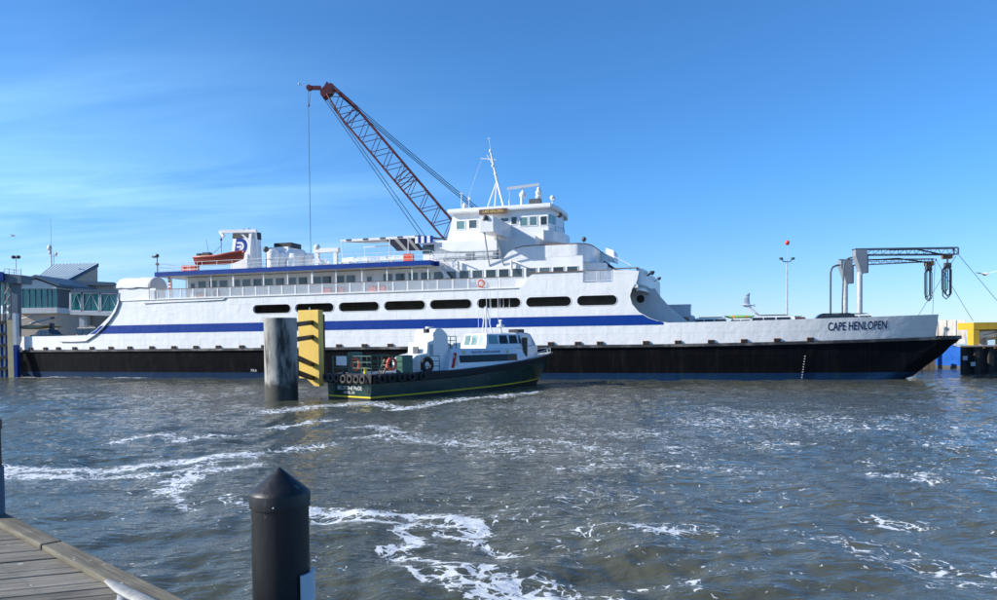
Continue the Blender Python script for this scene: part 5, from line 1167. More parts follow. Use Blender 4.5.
# black sleeved piles
mat('black_plastic', (.007, .008, .01), .46, var=.35, vscale=2.5, stretch=(3, 3, .6), bump=.12, bscale=5, dirt=(.22, .22, .21), damt=.75, dscale=11, dstretch=(1, 1, .6), dlo=.64, dhi=.72)
mat('plate_white', (.55, .62, .68), .35, var=.06)
def sleeve(x, y, r, zcone, zrim, label, plate):
    e = empty('pile', (x, y, 0), 0, label, 'pile', 'black capped piles along the boardwalk')
    mb = MB(); mb.lathe([(r*.955, -1.), (r*.955, zrim-.07)], (0, 0, 0), 48); mb.build('sleeve', 'black_plastic', e, True)
    mb = MB(); prof = [(r*.96, zrim-.085), (r*1.01, zrim-.084), (r*1.01, zrim-.004), (r*.995, zrim+.004)]
    for i in range(1, 9): k_ = i/8; prof.append((r*(.995*(1-k_)+.012*k_), zrim+.004+(zcone-zrim-.004)*k_**.96))
    mb.lathe(prof, (0, 0, 0), 48); mb.build('cone_cap', 'black_plastic', e, True)
    for a in (0.4, 1.9, 3.6, 5.1): mb = MB(); mb.ball((r*1.005*math.cos(a-1.9), r*1.005*math.sin(a-1.9), zrim-.06), .006, 8); mb.build('screw', 'lightgrey', e, True)
    return e
pc_ = P(280, 500, 4.62); rr_ = 29.4/749*4.62
pz = P(280, 467, 4.62).z; pr_ = P(280, 496, 4.62-.12).z
e = sleeve(pc_.x, 4.62, rr_, pz, pr_, 'black pile with a cone cap standing in front of the water at the boardwalk edge', True)
mb = MB(); ztp_ = P(308, 571, 4.6).z
rows = []
for i in range(7):
    a = R_(-38+i*9); rows.append([(rr_*1.03*math.cos(a), rr_*1.03*math.sin(a), ztp_-.8), (rr_*1.03*math.cos(a), rr_*1.03*math.sin(a), ztp_), (rr_*1.12*math.cos(a), rr_*1.12*math.sin(a), ztp_), (rr_*1.12*math.cos(a), rr_*1.12*math.sin(a), ztp_-.8)])
mb.loft(rows, True, cap=True); mb.build('reflector_plate', 'plate_white', e)
p2 = P(4, 460, 6.9); e2 = sleeve(p2.x-.262, 6.95, .182, P(0, 412, 6.9).z, P(0, 421, 6.9).z, 'black pile cut by the left edge of the picture', False)
mb = MB(); z_ = P(2, 469, 6.9).z; mb.lathe([(.19, 1.2), (.19, z_), (.183, z_+.005)], (0, 0, 0), 32); mb.build('blue_sleeve', 'trim_blue', e2, True)

# ================================================================== LAND AND TERMINAL
mb = MB(); mb.box(-170, -34, 104, 175, -2, 2.5); tag(mb.build('quay', 'concrete_quay'), 'concrete quay behind the ferry', kind='structure')
mb = MB(); mb.box(-33.9, 50, 106, 175, -2, 2.45); tag(mb.build('parking_ground', 'asphalt'), 'paved ground behind the ferry', kind='structure')
# glass walkway with gabled end
DW = 108.
def pp(x, y, d=DW): return P(x, y, d)
wk = empty('glass_walkway', (pp(38, 335).x, DW, 2.5), 0, 'gabled walkway with green glass panes on beige base behind the ferry stern', 'walkway')
def wl(x, y, d=DW): return Vector(P(x, y, d))-wk.location
def panel(name, m, parent, pts, d, th, lf):
    mb = MB(); f_ = [lf(x, y, d) for x, y in pts]; b_ = [q+Vector((0, th, 0)) for q in f_]; n = len(pts)
    mb.add(f_+b_, [tuple(range(n)), tuple(range(2*n-1, n-1, -1))]+[(i, i+n, (i+1) % n+n, (i+1) % n) for i in range(n)]); return mb.build(name, m, parent)
panel('base_wall', 'beige_wall', wk, [(-8, 314), (57, 313), (57, 344), (-8, 345)], DW+.6, 9, wl)
panel('sill_band', 'offwhite', wk, [(18, 308), (57, 307.5), (57, 313), (18, 313.5)], DW, 10, wl)
panel('inner_wall', 'darkgrey', wk, [(18.5, 289), (56.5, 289), (56.5, 307.6), (18.5, 308)], DW+.5, 9, wl)
xs = [18, 22.5, 29, 35, 41, 47, 51.5, 57]
for a, b in zip(xs[:-1], xs[1:]):
    panel('pane', 'glass_green', wk, [(a+.35, 289), (b-.35, 288.8), (b-.35, 307.6), (a+.35, 308)], DW+.25, .06, wl)
for a in xs: panel('mullion', 'trim_blue', wk, [(a-.35, 288.5), (a+.35, 288.5), (a+.35, 308), (a-.35, 308)], DW+.15, .25, wl)
panel('gable', 'offwhite', wk, [(18, 288.8), (18, 286), (35, 279), (56, 286.5), (57, 288.6)], DW, 9, wl)
for a, b in (((14, 286.5), (35, 277.5)), ((35, 277.5), (59, 286.5))):
    mb = MB(); p, q = wl(*a, DW-.4), wl(*b, DW-.4); dz = Vector((0, 0, .4)); dy_ = Vector((0, 10.5, 0)); mb.hexa([p, q, q+dy_, p+dy_, p+dz, q+dz, q+dy_+dz, p+dy_+dz]); mb.build('roof_slope', 'trim_blue', wk)
panel('walkway_run', 'glass_green', wk, [(-12, 282), (17, 283), (17, 305), (-12, 305)], DW+3, 3, wl)
panel('run_roof', 'trim_blue', wk, [(-12, 279), (17, 280), (17, 283), (-12, 282)], DW+2.8, 4, wl)
# terminal building
DB = 118.
tb_ = empty('terminal_building', (pp(85, 335, DB).x, DB, 2.5), 0, 'grey-beige terminal with a sloped ribbed metal roof at the far left', 'building')
tl = lambda x, y, d=DB: Vector(P(x, y, d))-tb_.location
panel('wall', 'beige_wall', tb_, [(50, 282), (113, 283), (113, 345), (50, 345)], DB, 14, tl)
def poly3(nm, m, pts, off):
    mb = MB(); f_ = [tl(*q) for q in pts]; n = len(f_); mb.add(f_+[q+Vector(off) for q in f_], [tuple(range(n)), tuple(range(2*n-1, n-1, -1))]+[(i, i+n, (i+1) % n+n, (i+1) % n) for i in range(n)]); return mb.build(nm, m, tb_)
poly3('upper_wall', 'beige_wall', [(68.5, 281.5, DB-.6), (97.6, 266, DB+6), (97.6, 281.5, DB+6)], (-.5, .4, 0))
poly3('fascia', 'trim_blue', [(66.8, 280, DB-1), (98.6, 263.3, DB+6), (98.6, 267, DB+6), (69, 283, DB-1)], (.15, -.25, 0))
panel('fascia', 'trim_blue', tb_, [(56, 282.5), (68, 280.2), (113.5, 282.3), (113.5, 285.8), (68, 284.5), (57, 285.5)], DB-.6, .55, tl)
c4 = [tl(35, 280.5, DB-1), tl(67.5, 281, DB-1), tl(98.3, 264, DB+6), tl(54, 265, DB+7)]
for i in range(13):   # roof pans with standing seams
    k0_, k1_ = i/13, (i+1)/13; a, b, c, d = c4[0].lerp(c4[1], k0_), c4[0].lerp(c4[1], k1_), c4[3].lerp(c4[2], k1_), c4[3].lerp(c4[2], k0_); up = Vector((0, 0, .15))
    mb = MB(); mb.hexa([a, b, c, d, a+up, b+up, c+up, d+up]); o = mb.build('roof_pan', 'roof_metal', tb_)
    mb = MB(); mb.bar(a+up*1.1, d+up*1.1, .07, .1); mb.build('seam', 'roof_metal', o)
panel('vent', 'darkgrey', tb_, [(88, 285.5), (91, 285.5), (91, 288.5), (88, 288.5)], DB-.1, .1, tl)
panel('window', 'glass_dark', tb_, [(75, 317), (82, 317), (82, 327), (75, 327)], DB-.1, .1, tl)
panel('door', 'darkgrey', tb_, [(50, 318), (54, 318), (54, 336), (50, 336)], DB-.1, .1, tl)
# glazed passenger bridge
pbz = empty('passenger_bridge', (pp(94, 318, 104).x, 104, 2.5), 0, 'green-glazed passenger bridge with white frame leading to the ferry stern', 'walkway')
bl = lambda x, y, d=104.: Vector(P(x, y, d))-pbz.location
for a, b, y0, y1 in ((70.5, 82, 293, 311), (82.5, 99.5, 293, 311.5), (100.5, 118, 293.5, 312)):
    panel('bay_back', 'darkgrey', pbz, [(a, y0), (b, y0), (b, y1), (a, y1)], 104.6, 2.5, bl)
    m_ = (a+b)/2
    for u, v in ((a, m_), (m_, b)): panel('pane', 'glass_green', pbz, [(u+.3, y0), (v-.3, y0), (v-.3, y1), (u+.3, y1)], 104.2, .05, bl)
    mb = MB()
    for p, q in (((a, y0), (a, y1)), ((b, y0), (b, y1)), ((a, y1), (b, y1)), ((a, y0), (b, y0))): mb.bar(bl(*p, 104), bl(*q, 104), .22, .22)
    mb.build('frame', 'white', pbz)
    mb = MB(); mb.bar(bl(a, y1, 104.1), bl(m_, y0, 104.1), .07); mb.bar(bl(m_, y0, 104.1), bl(b, y1, 104.1), .07); mb.build('brace', 'white', pbz)
panel('roof', 'trim_blue', pbz, [(69, 292.5), (74, 288.6), (118, 289.5), (119, 293)], 103.7, 4, bl)
panel('floor_band', 'offwhite', pbz, [(70, 311.5), (118, 312.5), (118, 316), (70, 314.5)], 103.9, 3.5, bl)
mb = MB(); p = bl(83, 316, 105); mb.box(p.x-.35, p.x+.35, p.y-.35, p.y+.35, 0, p.z); mb.build('support', 'lightgrey', pbz)
# antenna mast behind the terminal
am = empty('antenna_mast', (pp(51, 300, 128).x, 128, 2.5), 0, 'thin antenna mast with dishes rising behind the terminal roof', 'antenna')
al = lambda x, y, d=128.: Vector(P(x, y, d))-am.location
mb = MB(); mb.tube([al(52, 330), al(51, 246)], .12, 6); mb.tube([al(51, 246), al(50.6, 219)], .04, 5); mb.tube([al(54, 300), al(53.8, 252)], .05, 5); mb.build('pole', 'galv', am)
for x, y, r in ((49.5, 248, .45), (50, 252.5, .3), (56, 254, .28)): mb = MB(); mb.ball(al(x, y), r, 10, sc=(1, .5, 1.2)); mb.build('dish', 'lightgrey', am, True)
mb = MB(); mb.bar(al(49, 256), al(57, 256.5), .08); mb.build('crossarm', 'galv', am)
# ramp tower (steel portal) at the far left
DT = 93.
tw = empty('ramp_tower', (pp(8, 376, DT).x, DT, 0), 0, 'dark blue-grey steel lattice ramp tower with platform at the left edge', 'tower')
tl2 = lambda x, y, d=DT: Vector(P(x, y, d))-tw.location
def bar_(nm, pts, w_, m, parent, lf, d): mb = MB(); mb.bar(lf(*pts[0], d), lf(*pts[1], d), w_); return mb.build(nm, m, parent)
bar_('column', ((16.5, 377), (16.5, 275)), .75, 'tower_paint', tw, tl2, DT+1.5)
bar_('column', ((-4, 377), (-4, 275)), .75, 'tower_paint', tw, tl2, DT+1.5); bar_('column', ((4.5, 377), (4.5, 283)), .3, 'tower_paint', tw, tl2, DT+3)
bar_('column', ((10.5, 377), (10.5, 283)), .3, 'tower_paint', tw, tl2, DT+3)
for i in range(4):
    y0 = 284+i*10; bar_('lattice_brace', ((4.5, y0), (10.5, y0+10)), .12, 'lightgrey', tw, tl2, DT+3); bar_('lattice_brace', ((10.5, y0), (4.5, y0+10)), .12, 'lightgrey', tw, tl2, DT+2.9)
panel('crossbeam', 'tower_paint', tw, [(-10, 272), (21, 275), (21, 283.5), (-10, 282)], DT+.6, 2.2, tl2)
panel('end_cap', 'blue_paint', tw, [(-6, 271), (3.2, 272), (3.2, 281), (-6, 281)], DT+.35, .2, tl2)
mb = MB()
for x in (4, 9, 14, 21): mb.tube([tl2(x, 275, DT+1), tl2(x, 268.5, DT+1)], .04, 5)
mb.tube([tl2(4, 268.5, DT+1), tl2(21, 271, DT+1)], .04, 5); mb.tube([tl2(4, 271.5, DT+1), tl2(21, 273.2, DT+1)], .03, 5); mb.tube([tl2(7, 268.5, DT+1), tl2(7.2, 269, DT+3)], .04, 5); mb.build('platform_rail', 'galv', tw)
fl_ = empty('floodlight_pole', P(16.3, 274, DT+2), 0, 'short floodlight pole with two lamps on the ramp tower', 'lamp'); z0 = P(16.3, 258, DT+2).z-fl_.location.z
mb = MB(); mb.tube([(0, 0, 0), (0, 0, z0)], .05, 6); mb.bar((-.35, 0, z0), (.35, 0, z0), .06); mb.build('pole', 'galv', fl_)
for x in (-.3, .3): mb = MB(); mb.lathe([(.1, -.1), (.28, .05), (.26, .25), (.1, .32)], (x, 0, z0), 10); mb.build('lamp_head', 'darkgrey', fl_, True)
# timber fender rack with blue boards
fr_ = empty('fender_rack', (pp(2, 376, 90.).x, 90., 0), 0, 'fender rack of blue and white boards on dark beams at the left edge', 'fender')
f2l = lambda x, y, d=90.: Vector(P(x, y, d))-fr_.location
for i in range(9):
    x = -11+i*2.4; panel('fender_board', 'blue_paint' if i % 2 else 'lightgrey', fr_, [(x, 322-.1*i), (x+1.9, 322-.1*i), (x+1.9, 377), (x, 377)], 90.6, .3, f2l)
for y in (320, 331.5, 343, 355, 366): panel('waler', 'black', fr_, [(-12, y+3), (10.5, y-.5), (10.5, y+2.6), (-12, y+6.5)], 90.1, .4, f2l)
pt = empty('fender_pile', P(12.8, 376.5, 89.6), 0, 'square yellow-grey fender pile with blue foot at the left edge', 'pile'); pt.location.z = 0
z0, z1 = P(13, 320, 89.6).z, P(13, 345, 89.6).z
mb = MB(); mb.box(-.34, .34, -.3, .3, -1.5, z0); mb.build('post', 'timber_yellow' if 'timber_yellow' in M else 'sand', pt); mb = MB(); mb.box(.345, .75, -.3, .3, -1.5, z1); mb.build('blue_foot', 'blue_paint', pt); mb = MB(); mb.box(.345, .75, -.3, .3, z1+.005, z0+.8); mb.build('steel_side', 'lightgrey', pt)
# boarding ramp flap and stern gear
rm = empty('vehicle_ramp', P(28, 332, 97), 0, 'sand-coloured ramp flap above the ferry stern deck', 'ramp'); rl = lambda x, y, d=97.: Vector(P(x, y, d))-rm.location
panel('flap', 'sand', rm, [(18, 326.2), (30, 324.6), (46, 325.4), (40, 327.2), (18, 329)], 95, 4, rl); mb = MB(); mb.tube([rl(8, 322, 95.5), rl(39, 314.5, 95.5)], .07, 6); mb.tube([rl(30, 324, 95.6), rl(50, 318.5, 95.6)], .12, 6); mb.build('ramp_rail', 'galv', rm)
mb = MB(); mb.bar(rl(52, 336, 96), rl(52, 323, 96), .45); mb.bar(rl(51, 318, 96), rl(54, 318, 96), .3); mb.build('control_post', 'darkgrey', rm)

# ================================================================== CRANE
DC = 112.
cb0 = P(536, 333, DC); cr = empty('crawler_crane', (cb0.x, DC, 2.5), 0, 'dark red lattice-boom crane rising behind the ferry', 'crane')
cl_ = lambda x, y, d=DC: Vector(P(x, y, d))-cr.location
foot = cl_(534, 331); tipc = cl_(331, 92); ax = (tipc-foot).normalized(); side_ = Vector((0, 1, 0)); nrm = ax.cross(side_).normalized()
Lb = (tipc-foot).length
def bw(k): return .35+1.0*min(1, k/.1)*min(1, (1-k)/.09+.35)
boom = bpy.data.objects.new('boom', None); col.objects.link(boom); boom.parent = cr
nb_ = 34
def bpt(k, a, b): return foot+ax*Lb*k+nrm*(a*bw(k))+side_*(b*bw(k))
for a, b in ((-1, -1), (-1, 1), (1, -1), (1, 1)):
    mb = MB(); mb.tube([bpt(k, a, b) for k in (0, .1, .3, .5, .7, .91, 1)], .11, 6); mb.build('chord', 'red_crane', boom)
for i in range(nb_):
    k0_, k1_ = i/nb_, (i+1)/nb_; mb = MB(); sgn = 1 if i % 2 else -1
    for b in (-1, 1): mb.tube([bpt(k0_, -sgn, b), bpt(k1_, sgn, b)], .055, 5)
    for a in (-1, 1): mb.tube([bpt(k0_, a, -sgn), bpt(k1_, a, sgn)], .055, 5)
    mb.build('lacing', 'red_crane', boom)
for k in (.33, .36, .62, .65, .9):
    mb = MB()
    for (a, b), (c, d) in (((-1, -1), (1, -1)), ((1, -1), (1, 1)), ((1, 1), (-1, 1)), ((-1, 1), (-1, -1))): mb.tube([bpt(k, a, b), bpt(k, c, d)], .09, 5)
    mb.build('splice_frame', 'red_crane', boom)
hd = bpy.data.objects.new('boom_head', None); col.objects.link(hd); hd.parent = cr
mb = MB(); pts = [(320, 90), (324, 86), (327, 81), (328, 85), (330, 82.5), (333, 84), (333, 88), (331, 92), (327, 95), (323, 97.5), (320.5, 95)]
f_ = [cl_(x, y, DC-.8) for x, y in pts]; n = len(f_); mb.add(f_+[q+Vector((0, 1.6, 0)) for q in f_], [tuple(range(n)), tuple(range(2*n-1, n-1, -1))]+[(i, i+n, (i+1) % n+n, (i+1) % n) for i in range(n)]); mb.build('head_frame', 'red_crane', hd)
mb = MB(); mb.bar(cl_(321, 88), cl_(311, 88), .5, .5); c = cl_(309.3, 88); mb.loft([[c+Vector((r*math.cos(2*math.pi*j/16), y, r*math.sin(2*math.pi*j/16))) for j in range(16)] for r, y in ((.1, -.3), (.42, -.28), (.38, 0), (.42, .28), (.1, .3))], True, cap=True); mb.build('jib_sheave', 'red_crane', hd, True)
mb = MB(); mb.tube([cl_(306, 86), cl_(300, 84.2)], .05, 5); mb.ball(cl_(299, 84), .16, 8); mb.build('tip_light', 'offwhite', hd)
def cable(nm, a, b, r=.05, sag=0.):
    mb = MB(); p, q = cl_(*a), cl_(*b); mb.tube([p.lerp(q, i/8)+Vector((0, 0, -sag*4*(i/8)*(1-i/8))) for i in range(9)], r, 5); return mb.build(nm, 'cable', cr)
for o_ in (0, 1.6, 3.): cable('pendant', (333.5, 85.5+o_*1.6), (566+o_, 276+o_*2.2), .055, .6)
for o_ in (0, 2.4): cable('hoist_rope', (322+o_, 96), (452+o_*2.2, 281), .05)
cable('load_line', (308.2, 91), (311.5, 300), .045); cable('load_line', (310.4, 92), (308.9, 107), .04)
mb = MB(); c = cl_(308.7, 105.5); mb.ball(c, .16, 8); mb.build('hook_ball', 'darkgrey', cr)
bx0 = foot.x; mb = MB(); mb.box(bx0-.8, bx0+6.5, -1.7, 1.7, 1.5, 4.3); mb.build('machinery_house', 'red_crane', cr); mb = MB(); mb.box(bx0-1.5, bx0+.6, -2.8, -1.75, 1.5, 3.6); mb.build('operator_cab', 'red_crane', cr)
for y in (-2.4, 1.4):
    mb = MB(); mb.prism([(bx0-2.5, .5), (bx0-2, .05), (bx0+5.5, .05), (bx0+6, .5), (bx0+5.5, 1.1), (bx0-2, 1.1)], y, y+1.); mb.build('crawler_track', 'black', cr)
mb = MB(); e_ = cl_(566, 276); mb.bar((bx0+3, -1, 4.3), (e_.x, -.6, e_.z), .25); mb.bar((bx0+3, 1, 4.3), (e_.x, .6, e_.z), .25); mb.bar((bx0+6.2, 0, 4.3), (e_.x, 0, e_.z), .2); mb.build('gantry_frame', 'red_crane', cr)

# ================================================================== DOCK AND GANTRIES RIGHT
DG = 84.
dockA, dockB = P(806, 345, DG), P(960.5, 345, DG)
mb = MB(); mb.box(dockA.x+1, dockB.x, DG+3.2, DG+12, 1.6, 2.75); dk_ = empty('slip_dock', (0, 0, 0), 0, 'dock with blue fender wall and piles beyond the ferry bow', 'dock'); mb.build('deck_slab', 'sand', dk_)
a, b = P(935, 346, DG), P(960.3, 346, DG); z1, z0 = P(945, 345.5, DG).z, P(945, 366, DG).z
a2 = P(926, 346, DG+4.5)
for nm, m, u, v in (('blue_wall', 'blue_wall', z0, z1), ('wall_foot', 'darkgrey', -1, z0-.002)):
    mb = MB(); mb.hexa([(a2.x, DG+4.5, u), (b.x, DG, u), (b.x+.5, DG+.5, u), (a2.x+.5, DG+5, u), (a2.x, DG+4.5, v), (b.x, DG, v), (b.x+.5, DG+.5, v), (a2.x+.5, DG+5, v)]); mb.build(nm, m, dk_)
for px in (918.5, 926, 932.5): p = P(px, 372, DG); mb = MB(); mb.box(p.x-.32, p.x+.32, DG, DG+.7, -1, P(px, 352, DG).z); mb.build('dock_pile', 'timber', dk_)
def gantry(pxc, ytop, d, armx, army0, army1, label, cabx, name='hoist_gantry'):
    b = P(pxc, 330, d); g = empty(name, (b.x, d, 2.75), 0, label, 'gantry', 'ramp hoist gantries beyond the bow'); gl = lambda x, y, dd=d: Vector(P(x, y, dd))-g.location
    k = d/749; top = gl(pxc, ytop); r = 2.7*k
    mb = MB(); mb.lathe([(r*1.02, 0), (r, top.z-2.5)], (0, 0, 0), 18); mb.build('column', 'galv', g, True)
    zc_ = top.z; s_ = k
    mb = MB(); mb.prism([(-5.8*s_, zc_), (5.6*s_, zc_), (5.6*s_, zc_-22*s_), (0, zc_-25*s_), (-1.8*s_, zc_-17*s_), (-5.8*s_, zc_-6*s_)], -.45, .45); mb.build('head_box', 'gantry_grey', g)
    mb = MB(); mb.box(5.65*s_, 7.6*s_, -.3, .3, zc_-23*s_, zc_-5*s_); mb.build('counterweight', 'grey', g)
    # truss arm
    a1 = gl(armx, army0); lo = gl(armx, army1); a0 = gl(pxc-6, ytop-.5); l0 = gl(pxc+4, ytop+5); n = 11
    for y in ((-.35, .35) if d < DG+5 else (0,)):
        o_ = Vector((0, y, 0)); mb = MB(); mb.bar(a0+o_, a1+o_, .1, .17); mb.build('top_chord', 'tower_paint', g); mb = MB(); mb.bar(l0+o_, lo+o_, .1, .15); mb.build('bottom_chord', 'tower_paint', g)
        for i in range(n if y <= 0 else 0):
            t0, t1, t2 = i/n, (i+.5)/n, (i+1)/n; A = a0.lerp(a1, .14+.86*t1); mb = MB(); mb.tube([l0.lerp(lo, t0)+o_, A+o_], .035, 5); mb.tube([A+o_, l0.lerp(lo, t2)+o_], .035, 5); mb.build('web_member', 'tower_paint', g)
    mb = MB(); mb.bar(a1+Vector((0, -.4, 0)), lo+Vector((0, -.4, 0)), .14); mb.bar(a1+Vector((0, .4, 0)), lo+Vector((0, .4, 0)), .14); mb.build('end_post', 'tower_paint', g)
    # trolley and looped cables
    c = gl(cabx, army1+3); mb = MB(); mb.box(c.x-.45, c.x+.45, -.35, .35, c.z-.15, c.z+.35); mb.build('trolley', 'rust', g)
    mb = MB(); mb.tube([l0.lerp(lo, .25)+Vector((0, -.55, .5)), l0.lerp(lo, .55)+Vector((0, -.5, .55)), c+Vector((-.4, -.4, .2))], .09, 6); mb.build('supply_hose', 'cable', g, True)
    return g, gl, c
g1, gl1, c1_ = gantry(859.5, 250, DG+1, 956, 248, 254.5, 'nearer ramp hoist gantry with long truss arm and looped cables', 947)
g2, gl2, c2_ = gantry(845, 260.5, DG+9, 934, 259, 261.5, 'farther shorter ramp hoist gantry left of the nearer one', 929)
def loops(g, gl, px, y0, y1, d, n, wd, nm='cable_bundle'):
    mb = MB(); p = gl(px, y0-7, d); q = gl(px, y0, d); mb.tube([p, q], .1, 6); mb.build('hanger', 'darkgrey', g)
    mb = MB(); c = gl(px, y0+.5, d); mb.box(c.x-.35, c.x+.35, c.y-.2, c.y+.2, c.z-.3, c.z+.3); mb.build('clamp', 'darkgrey', g)
    for i in range(n):
        x0 = px-wd/2+wd*random.uniform(0, .35); x1 = x0+wd*random.uniform(.4, .65); b = y1-random.uniform(0, 7); dd = d+random.uniform(-.3, .3)
        pts = [gl(px-.5, y0, dd), gl(x0, y0+5, dd), gl(x0, (y0+b)/2, dd), gl(x0+.1, b-3, dd), gl((x0+x1)/2, b, dd), gl(x1-.1, b-3, dd), gl(x1, (y0+b)/2, dd), gl(x1, y0+5, dd), gl(px+.5, y0, dd)]
        mb = MB(); mb.tube(pts, .06, 6); mb.build('cable_loop', 'hose', g, True)
loops(g1, gl1, 947.5, 265, 299, DG+.7, 4, 12); loops(g2, gl2, 928.5, 268, 301.5, DG+8.7, 3, 9)
for a, b, g, gl in (((957, 253), (999, 303), g1, gl1), ((936, 260), (973, 321), g2, gl2), ((956, 256), (918, 316), g1, gl1), ((868, 261.5), (930, 262.5), g2, gl2), ((935, 262), (932.5, 316), g2, gl2)):
    mb = MB(); mb.tube([gl(*a), gl(*b)], .03, 5); mb.build('guy_wire', 'tower_paint', g)
# gooseneck vent pipe
v = P(830.5, 318, DG+4); gn = empty('gooseneck_pipe', (v.x, DG+4, 2.75), 0, 'slim dark gooseneck lamp pole left of the hoist gantries', 'lamp pole'); nl = lambda x, y: Vector(P(x, y, DG+4))-gn.location
mb = MB(); mb.tube([(0, 0, 0), nl(830.5, 290), nl(830.6, 273), nl(831.3, 269.5), nl(833, 267), nl(836, 265.6), nl(839, 265.2)], .12, 8); mb.build('pole', 'tower_paint', gn, True); mb = MB(); mb.bar(nl(836.5, 265.4), nl(840, 265.1), .35, .16); mb.build('lamp_head', 'darkgrey', gn)
v = P(843, 318, DG+6); gn = empty('gooseneck_pipe', (v.x, DG+2, 2.75), 0, 'bent dark conduit against the farther hoist gantry column', 'conduit'); nl = lambda x, y: Vector(P(x, y, DG+2))-gn.location
mb = MB(); mb.tube([(nl(842, 300).x, 0, 0), nl(842.5, 300), nl(843.6, 270), nl(844.5, 262.5), nl(848, 258.5), nl(852, 257.5)], .1, 8); mb.build('conduit', 'tower_paint', gn, True)
# twin-arm lamp post and balloon
v = P(787, 318, 116); lp = empty('lamp_post', (v.x, 116, 2.45), 0, 'tall thin lamp post with two curved lamp heads under the balloon', 'lamp post'); pl_ = lambda x, y: Vector(P(x, y, 116))-lp.location
mb = MB(); mb.tube([(0, 0, 0), pl_(787, 262)], [.16, .1], 8); mb.build('pole', 'galv', lp, True); mb = MB(); mb.tube([pl_(782, 259.5), pl_(783.5, 261.5), pl_(787, 262), pl_(790.5, 261.5), pl_(792, 259)], .08, 6); mb.build('crossarm', 'tower_paint', lp, True)
for x in (781, 792.8): c = pl_(x, 258.5); mb = MB(); mb.ball(c, .3, 10, sc=(1.2, .8, .7)); mb.build('lamp_head', 'tower_paint', lp, True)
v = P(787.3, 242.8, 116); bo = empty('balloon', v, 0, 'red balloon ball floating above the twin lamp post', 'balloon')
mb = MB(); mb.ball((0, 0, 0), .33, 18, sc=(1, 1, 1.12)); mb.build('balloon_skin', 'red_balloon', bo, True); mb = MB(); mb.tube([(0, 0, -.42), pl_(787, 262)+lp.location-v], .025, 5); mb.build('string', 'galv', bo)
# sheet-pile bulkhead with gear on top
DS = G(985, 373.5).y; a, b = P(960.5, 350, DS), P(1075, 350, DS); zt = P(975, 345.5, DS).z
sp_ = empty('sheet_pile_wall', (a.x, DS, 0), 0, 'dark rusty sheet-pile bulkhead at the right edge of the water', 'bulkhead')
mb = MB(); pts = []; x = 0; wln = b.x-a.x; i = 0
while x < wln: pts += [(x, .35 if i % 2 else 0), (x+.45, .35 if i % 2 else 0)]; x += .7; i += 1
mb.loft([[(x, y, -1.2) for x, y in pts], [(x, y, zt-.12) for x, y in pts]]); mb.build('sheet_piles', 'sheet_pile', sp_)
mb = MB(); mb.box(-.1, wln, -.15, 1.0, zt-.1, zt+.02); mb.build('cap_beam', 'concrete_quay', sp_); mb = MB(); mb.hexa([(.3, .4, -1), (wln, .4, -1), (wln, 14, -1), (9.5, 14, -1), (.3, .4, zt-.13), (wln, .4, zt-.13), (wln, 14, zt-.13), (9.5, 14, zt-.13)]); mb.build('fill', 'sand', sp_)
for px, py in ((965, 358), (973, 364)): v = Vector(P(px, py, DS))-sp_.location; mb = MB(); mb.box(v.x-.25, v.x+.2, -.06, 0, v.z-.2, v.z+.2); mb.build('anode_plate', 'lightgrey', sp_)
for px in (983, 994): v = Vector(P(px, 347, DS))-sp_.location; mb = MB(); mb.box(v.x-.1, v.x+.1, -.2, -.155, v.z-.15, v.z+.1); mb.build('tie_bolt', 'rust', sp_)
yf = empty('yellow_portal', (P(976, 345, DS+1.5).x, DS+1.5, zt+.02), 0, 'yellow steel portal frame on the bulkhead at right edge', 'frame'); yl = lambda x, y: Vector(P(x, y, DS+1.5))-yf.location
h = yl(975, 322.5).z; x1 = yl(1003, 330).x
mb = MB(); mb.box(yl(973.6, 330).x, yl(979.3, 330).x, 0, 1., 0, h-.72); mb.build('post', 'yellow_bright', yf); mb = MB(); mb.box(yl(973.6, 330).x, x1+.5, -.02, 2.6, h-.7, h); mb.build('beam', 'yellow_bright', yf); mb = MB(); mb.box(x1-.1, x1+.5, 0, 1., 0, h-.72); mb.build('post', 'yellow_bright', yf)
wd = empty('white_launch', (P(990, 345, DS+3).x, DS+3, zt), .15, 'white hull of a small craft stored inside the yellow frame', 'boat'); 
rows = []
for i in range(9):
    k = i/8; hw = .9*(1-(2*abs(k-.45))**3*.8); hw = max(.1, hw); rows.append([(-1.9+4.4*k, -hw, 1.35+.25*k), (-1.9+4.4*k, -hw*.8, .8), (-1.9+4.4*k, 0, .45+.3*k*k), (-1.9+4.4*k, hw*.8, .8), (-1.9+4.4*k, hw, 1.35+.25*k), (-1.9+4.4*k, 0, 1.7)])
mb = MB(); mb.loft(rows, True, cap=True); mb.build('hull', 'white_clean', wd, True)
for x in (-1., 1.4): mb = MB(); mb.box(x-.1, x+.1, -.7, .7, .02, .72); mb.build('cradle', 'grey', wd)
mb = MB(); mb.bar((-1.6, -.95, 1.0), (1.2, -.95, 1.55), .06); mb.bar((-.6, -.98, 1.6), (1.6, -.98, .9), .06); mb.build('strap', 'darkgrey', wd)
rp_b = empty('rusty_panel', (P(950.5, 337, DG+6).x, DG+6, 2.75), -.6, 'rust-stained white screen panel just behind the ferry bow tip', 'panel'); a = Vector(P(941.5, 320, DG+6))-rp_b.location; b = Vector(P(960, 320, DG+6))-rp_b.location; a.x *= 1.3; b.x *= 1.3
mb = MB(); mb.box(a.x, b.x, 0, .25, 0, a.z); mb.build('panel_sheet', 'rusty_white', rp_b)
for q in range(4): x = a.x+(b.x-a.x)*q/3; mb = MB(); mb.box(x-.05, x+.05, -.08, 0, 0, a.z-.05); mb.build('stiffener', 'rusty_white', rp_b)

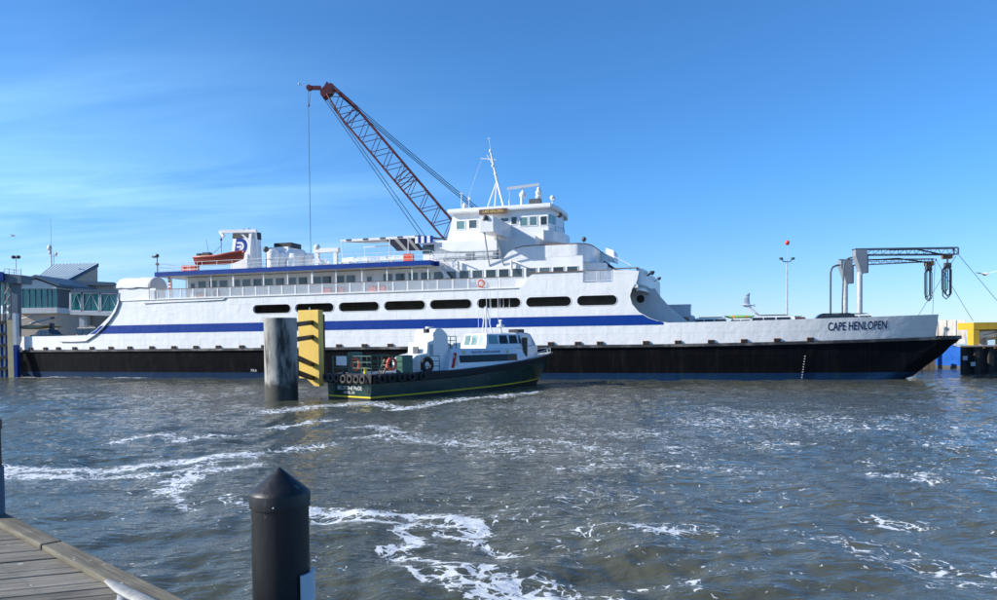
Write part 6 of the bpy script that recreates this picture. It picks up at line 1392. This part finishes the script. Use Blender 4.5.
# ================================================================== GULLS
def gull(label, px, py, d, heading, bank, sc=1., up=.5):
    e = empty('gull', P(px, py, d), 0, label, 'gull', 'gulls in flight'); e.rotation_euler = (bank, 0, heading); e.scale = (sc, sc, sc)
    mb = MB(); mb.tube([(-.3, 0, 0), (-.2, 0, 0), (-.05, 0, -.01), (.12, 0, 0), (.22, 0, .02), (.28, 0, .03), (.34, 0, .02)], [.02, .05, .085, .08, .05, .045, .012], 10); mb.build('body', 'bird_white', e, True)
    mb = MB(); mb.tube([(.33, 0, .02), (.4, 0, .01)], [.014, .004], 6); mb.build('beak', 'yellow_bright', e)
    mb = MB(); mb.hexa([(-.28, -.02, 0), (-.28, .02, 0), (-.46, .09, 0), (-.46, -.09, 0), (-.28, -.02, .015), (-.28, .02, .015), (-.46, .09, .006), (-.46, -.09, .006)]); mb.build('tail', 'bird_white', e)
    for s_ in (-1, 1):
        ch = [(0, .05, .16, -.16, 0), (.2, .08, .2, -.14, .1*up), (.36, .06, .2, -.12, .24*up), (.52, -.02, .12, -.12, .34*up), (.66, -.1, -.04, -.13, .38*up)]
        ch = [(y, q, f-y*(.72 if s_ > 0 else .12), b-y*(.72 if s_ > 0 else .12), z) for y, q, f, b, z in ch]
        mb = MB(); rows = [[(f, s_*y, z), (b, s_*y, z-.006), ((f+b)/2, s_*y, z+.02)] for y, _, f, b, z in ch]; mb.loft(rows, True, 0, True); w_ = mb.build('wing', 'bird_grey' if False else 'bird_white', e, True)
        mb = MB(); (y0, _, f0_, b0_, zz0), (y1, _, f1__, b1_, zz1) = ch[3], ch[4]; rows = [[(f0_+.004, s_*y0, zz0+.002), (b0_-.004, s_*y0, zz0-.01), ((f0_+b0_)/2, s_*y0, zz0+.024)], [(f1__+.004, s_*(y1+.02), zz1), (b1_-.03, s_*(y1+.02), zz1-.01), ((f1__+b1_)/2, s_*(y1+.02), zz1+.02)]]; mb.loft(rows, True, 0, True); mb.build('wing_tip', 'bird_grey', w_)
gull('white gull with raised wings flying above the ferry bow cars', 747.3, 305.5, 47, R_(188), R_(-68), 1.15, .3)
gull('gull gliding on flat wings at the right edge of the sky', 985, 274, 47, R_(80), R_(-4), 1.2, .25)
gull('tiny distant gull high over the left terminal', 13, 236, 120, R_(40), R_(10), 1.1, .6)
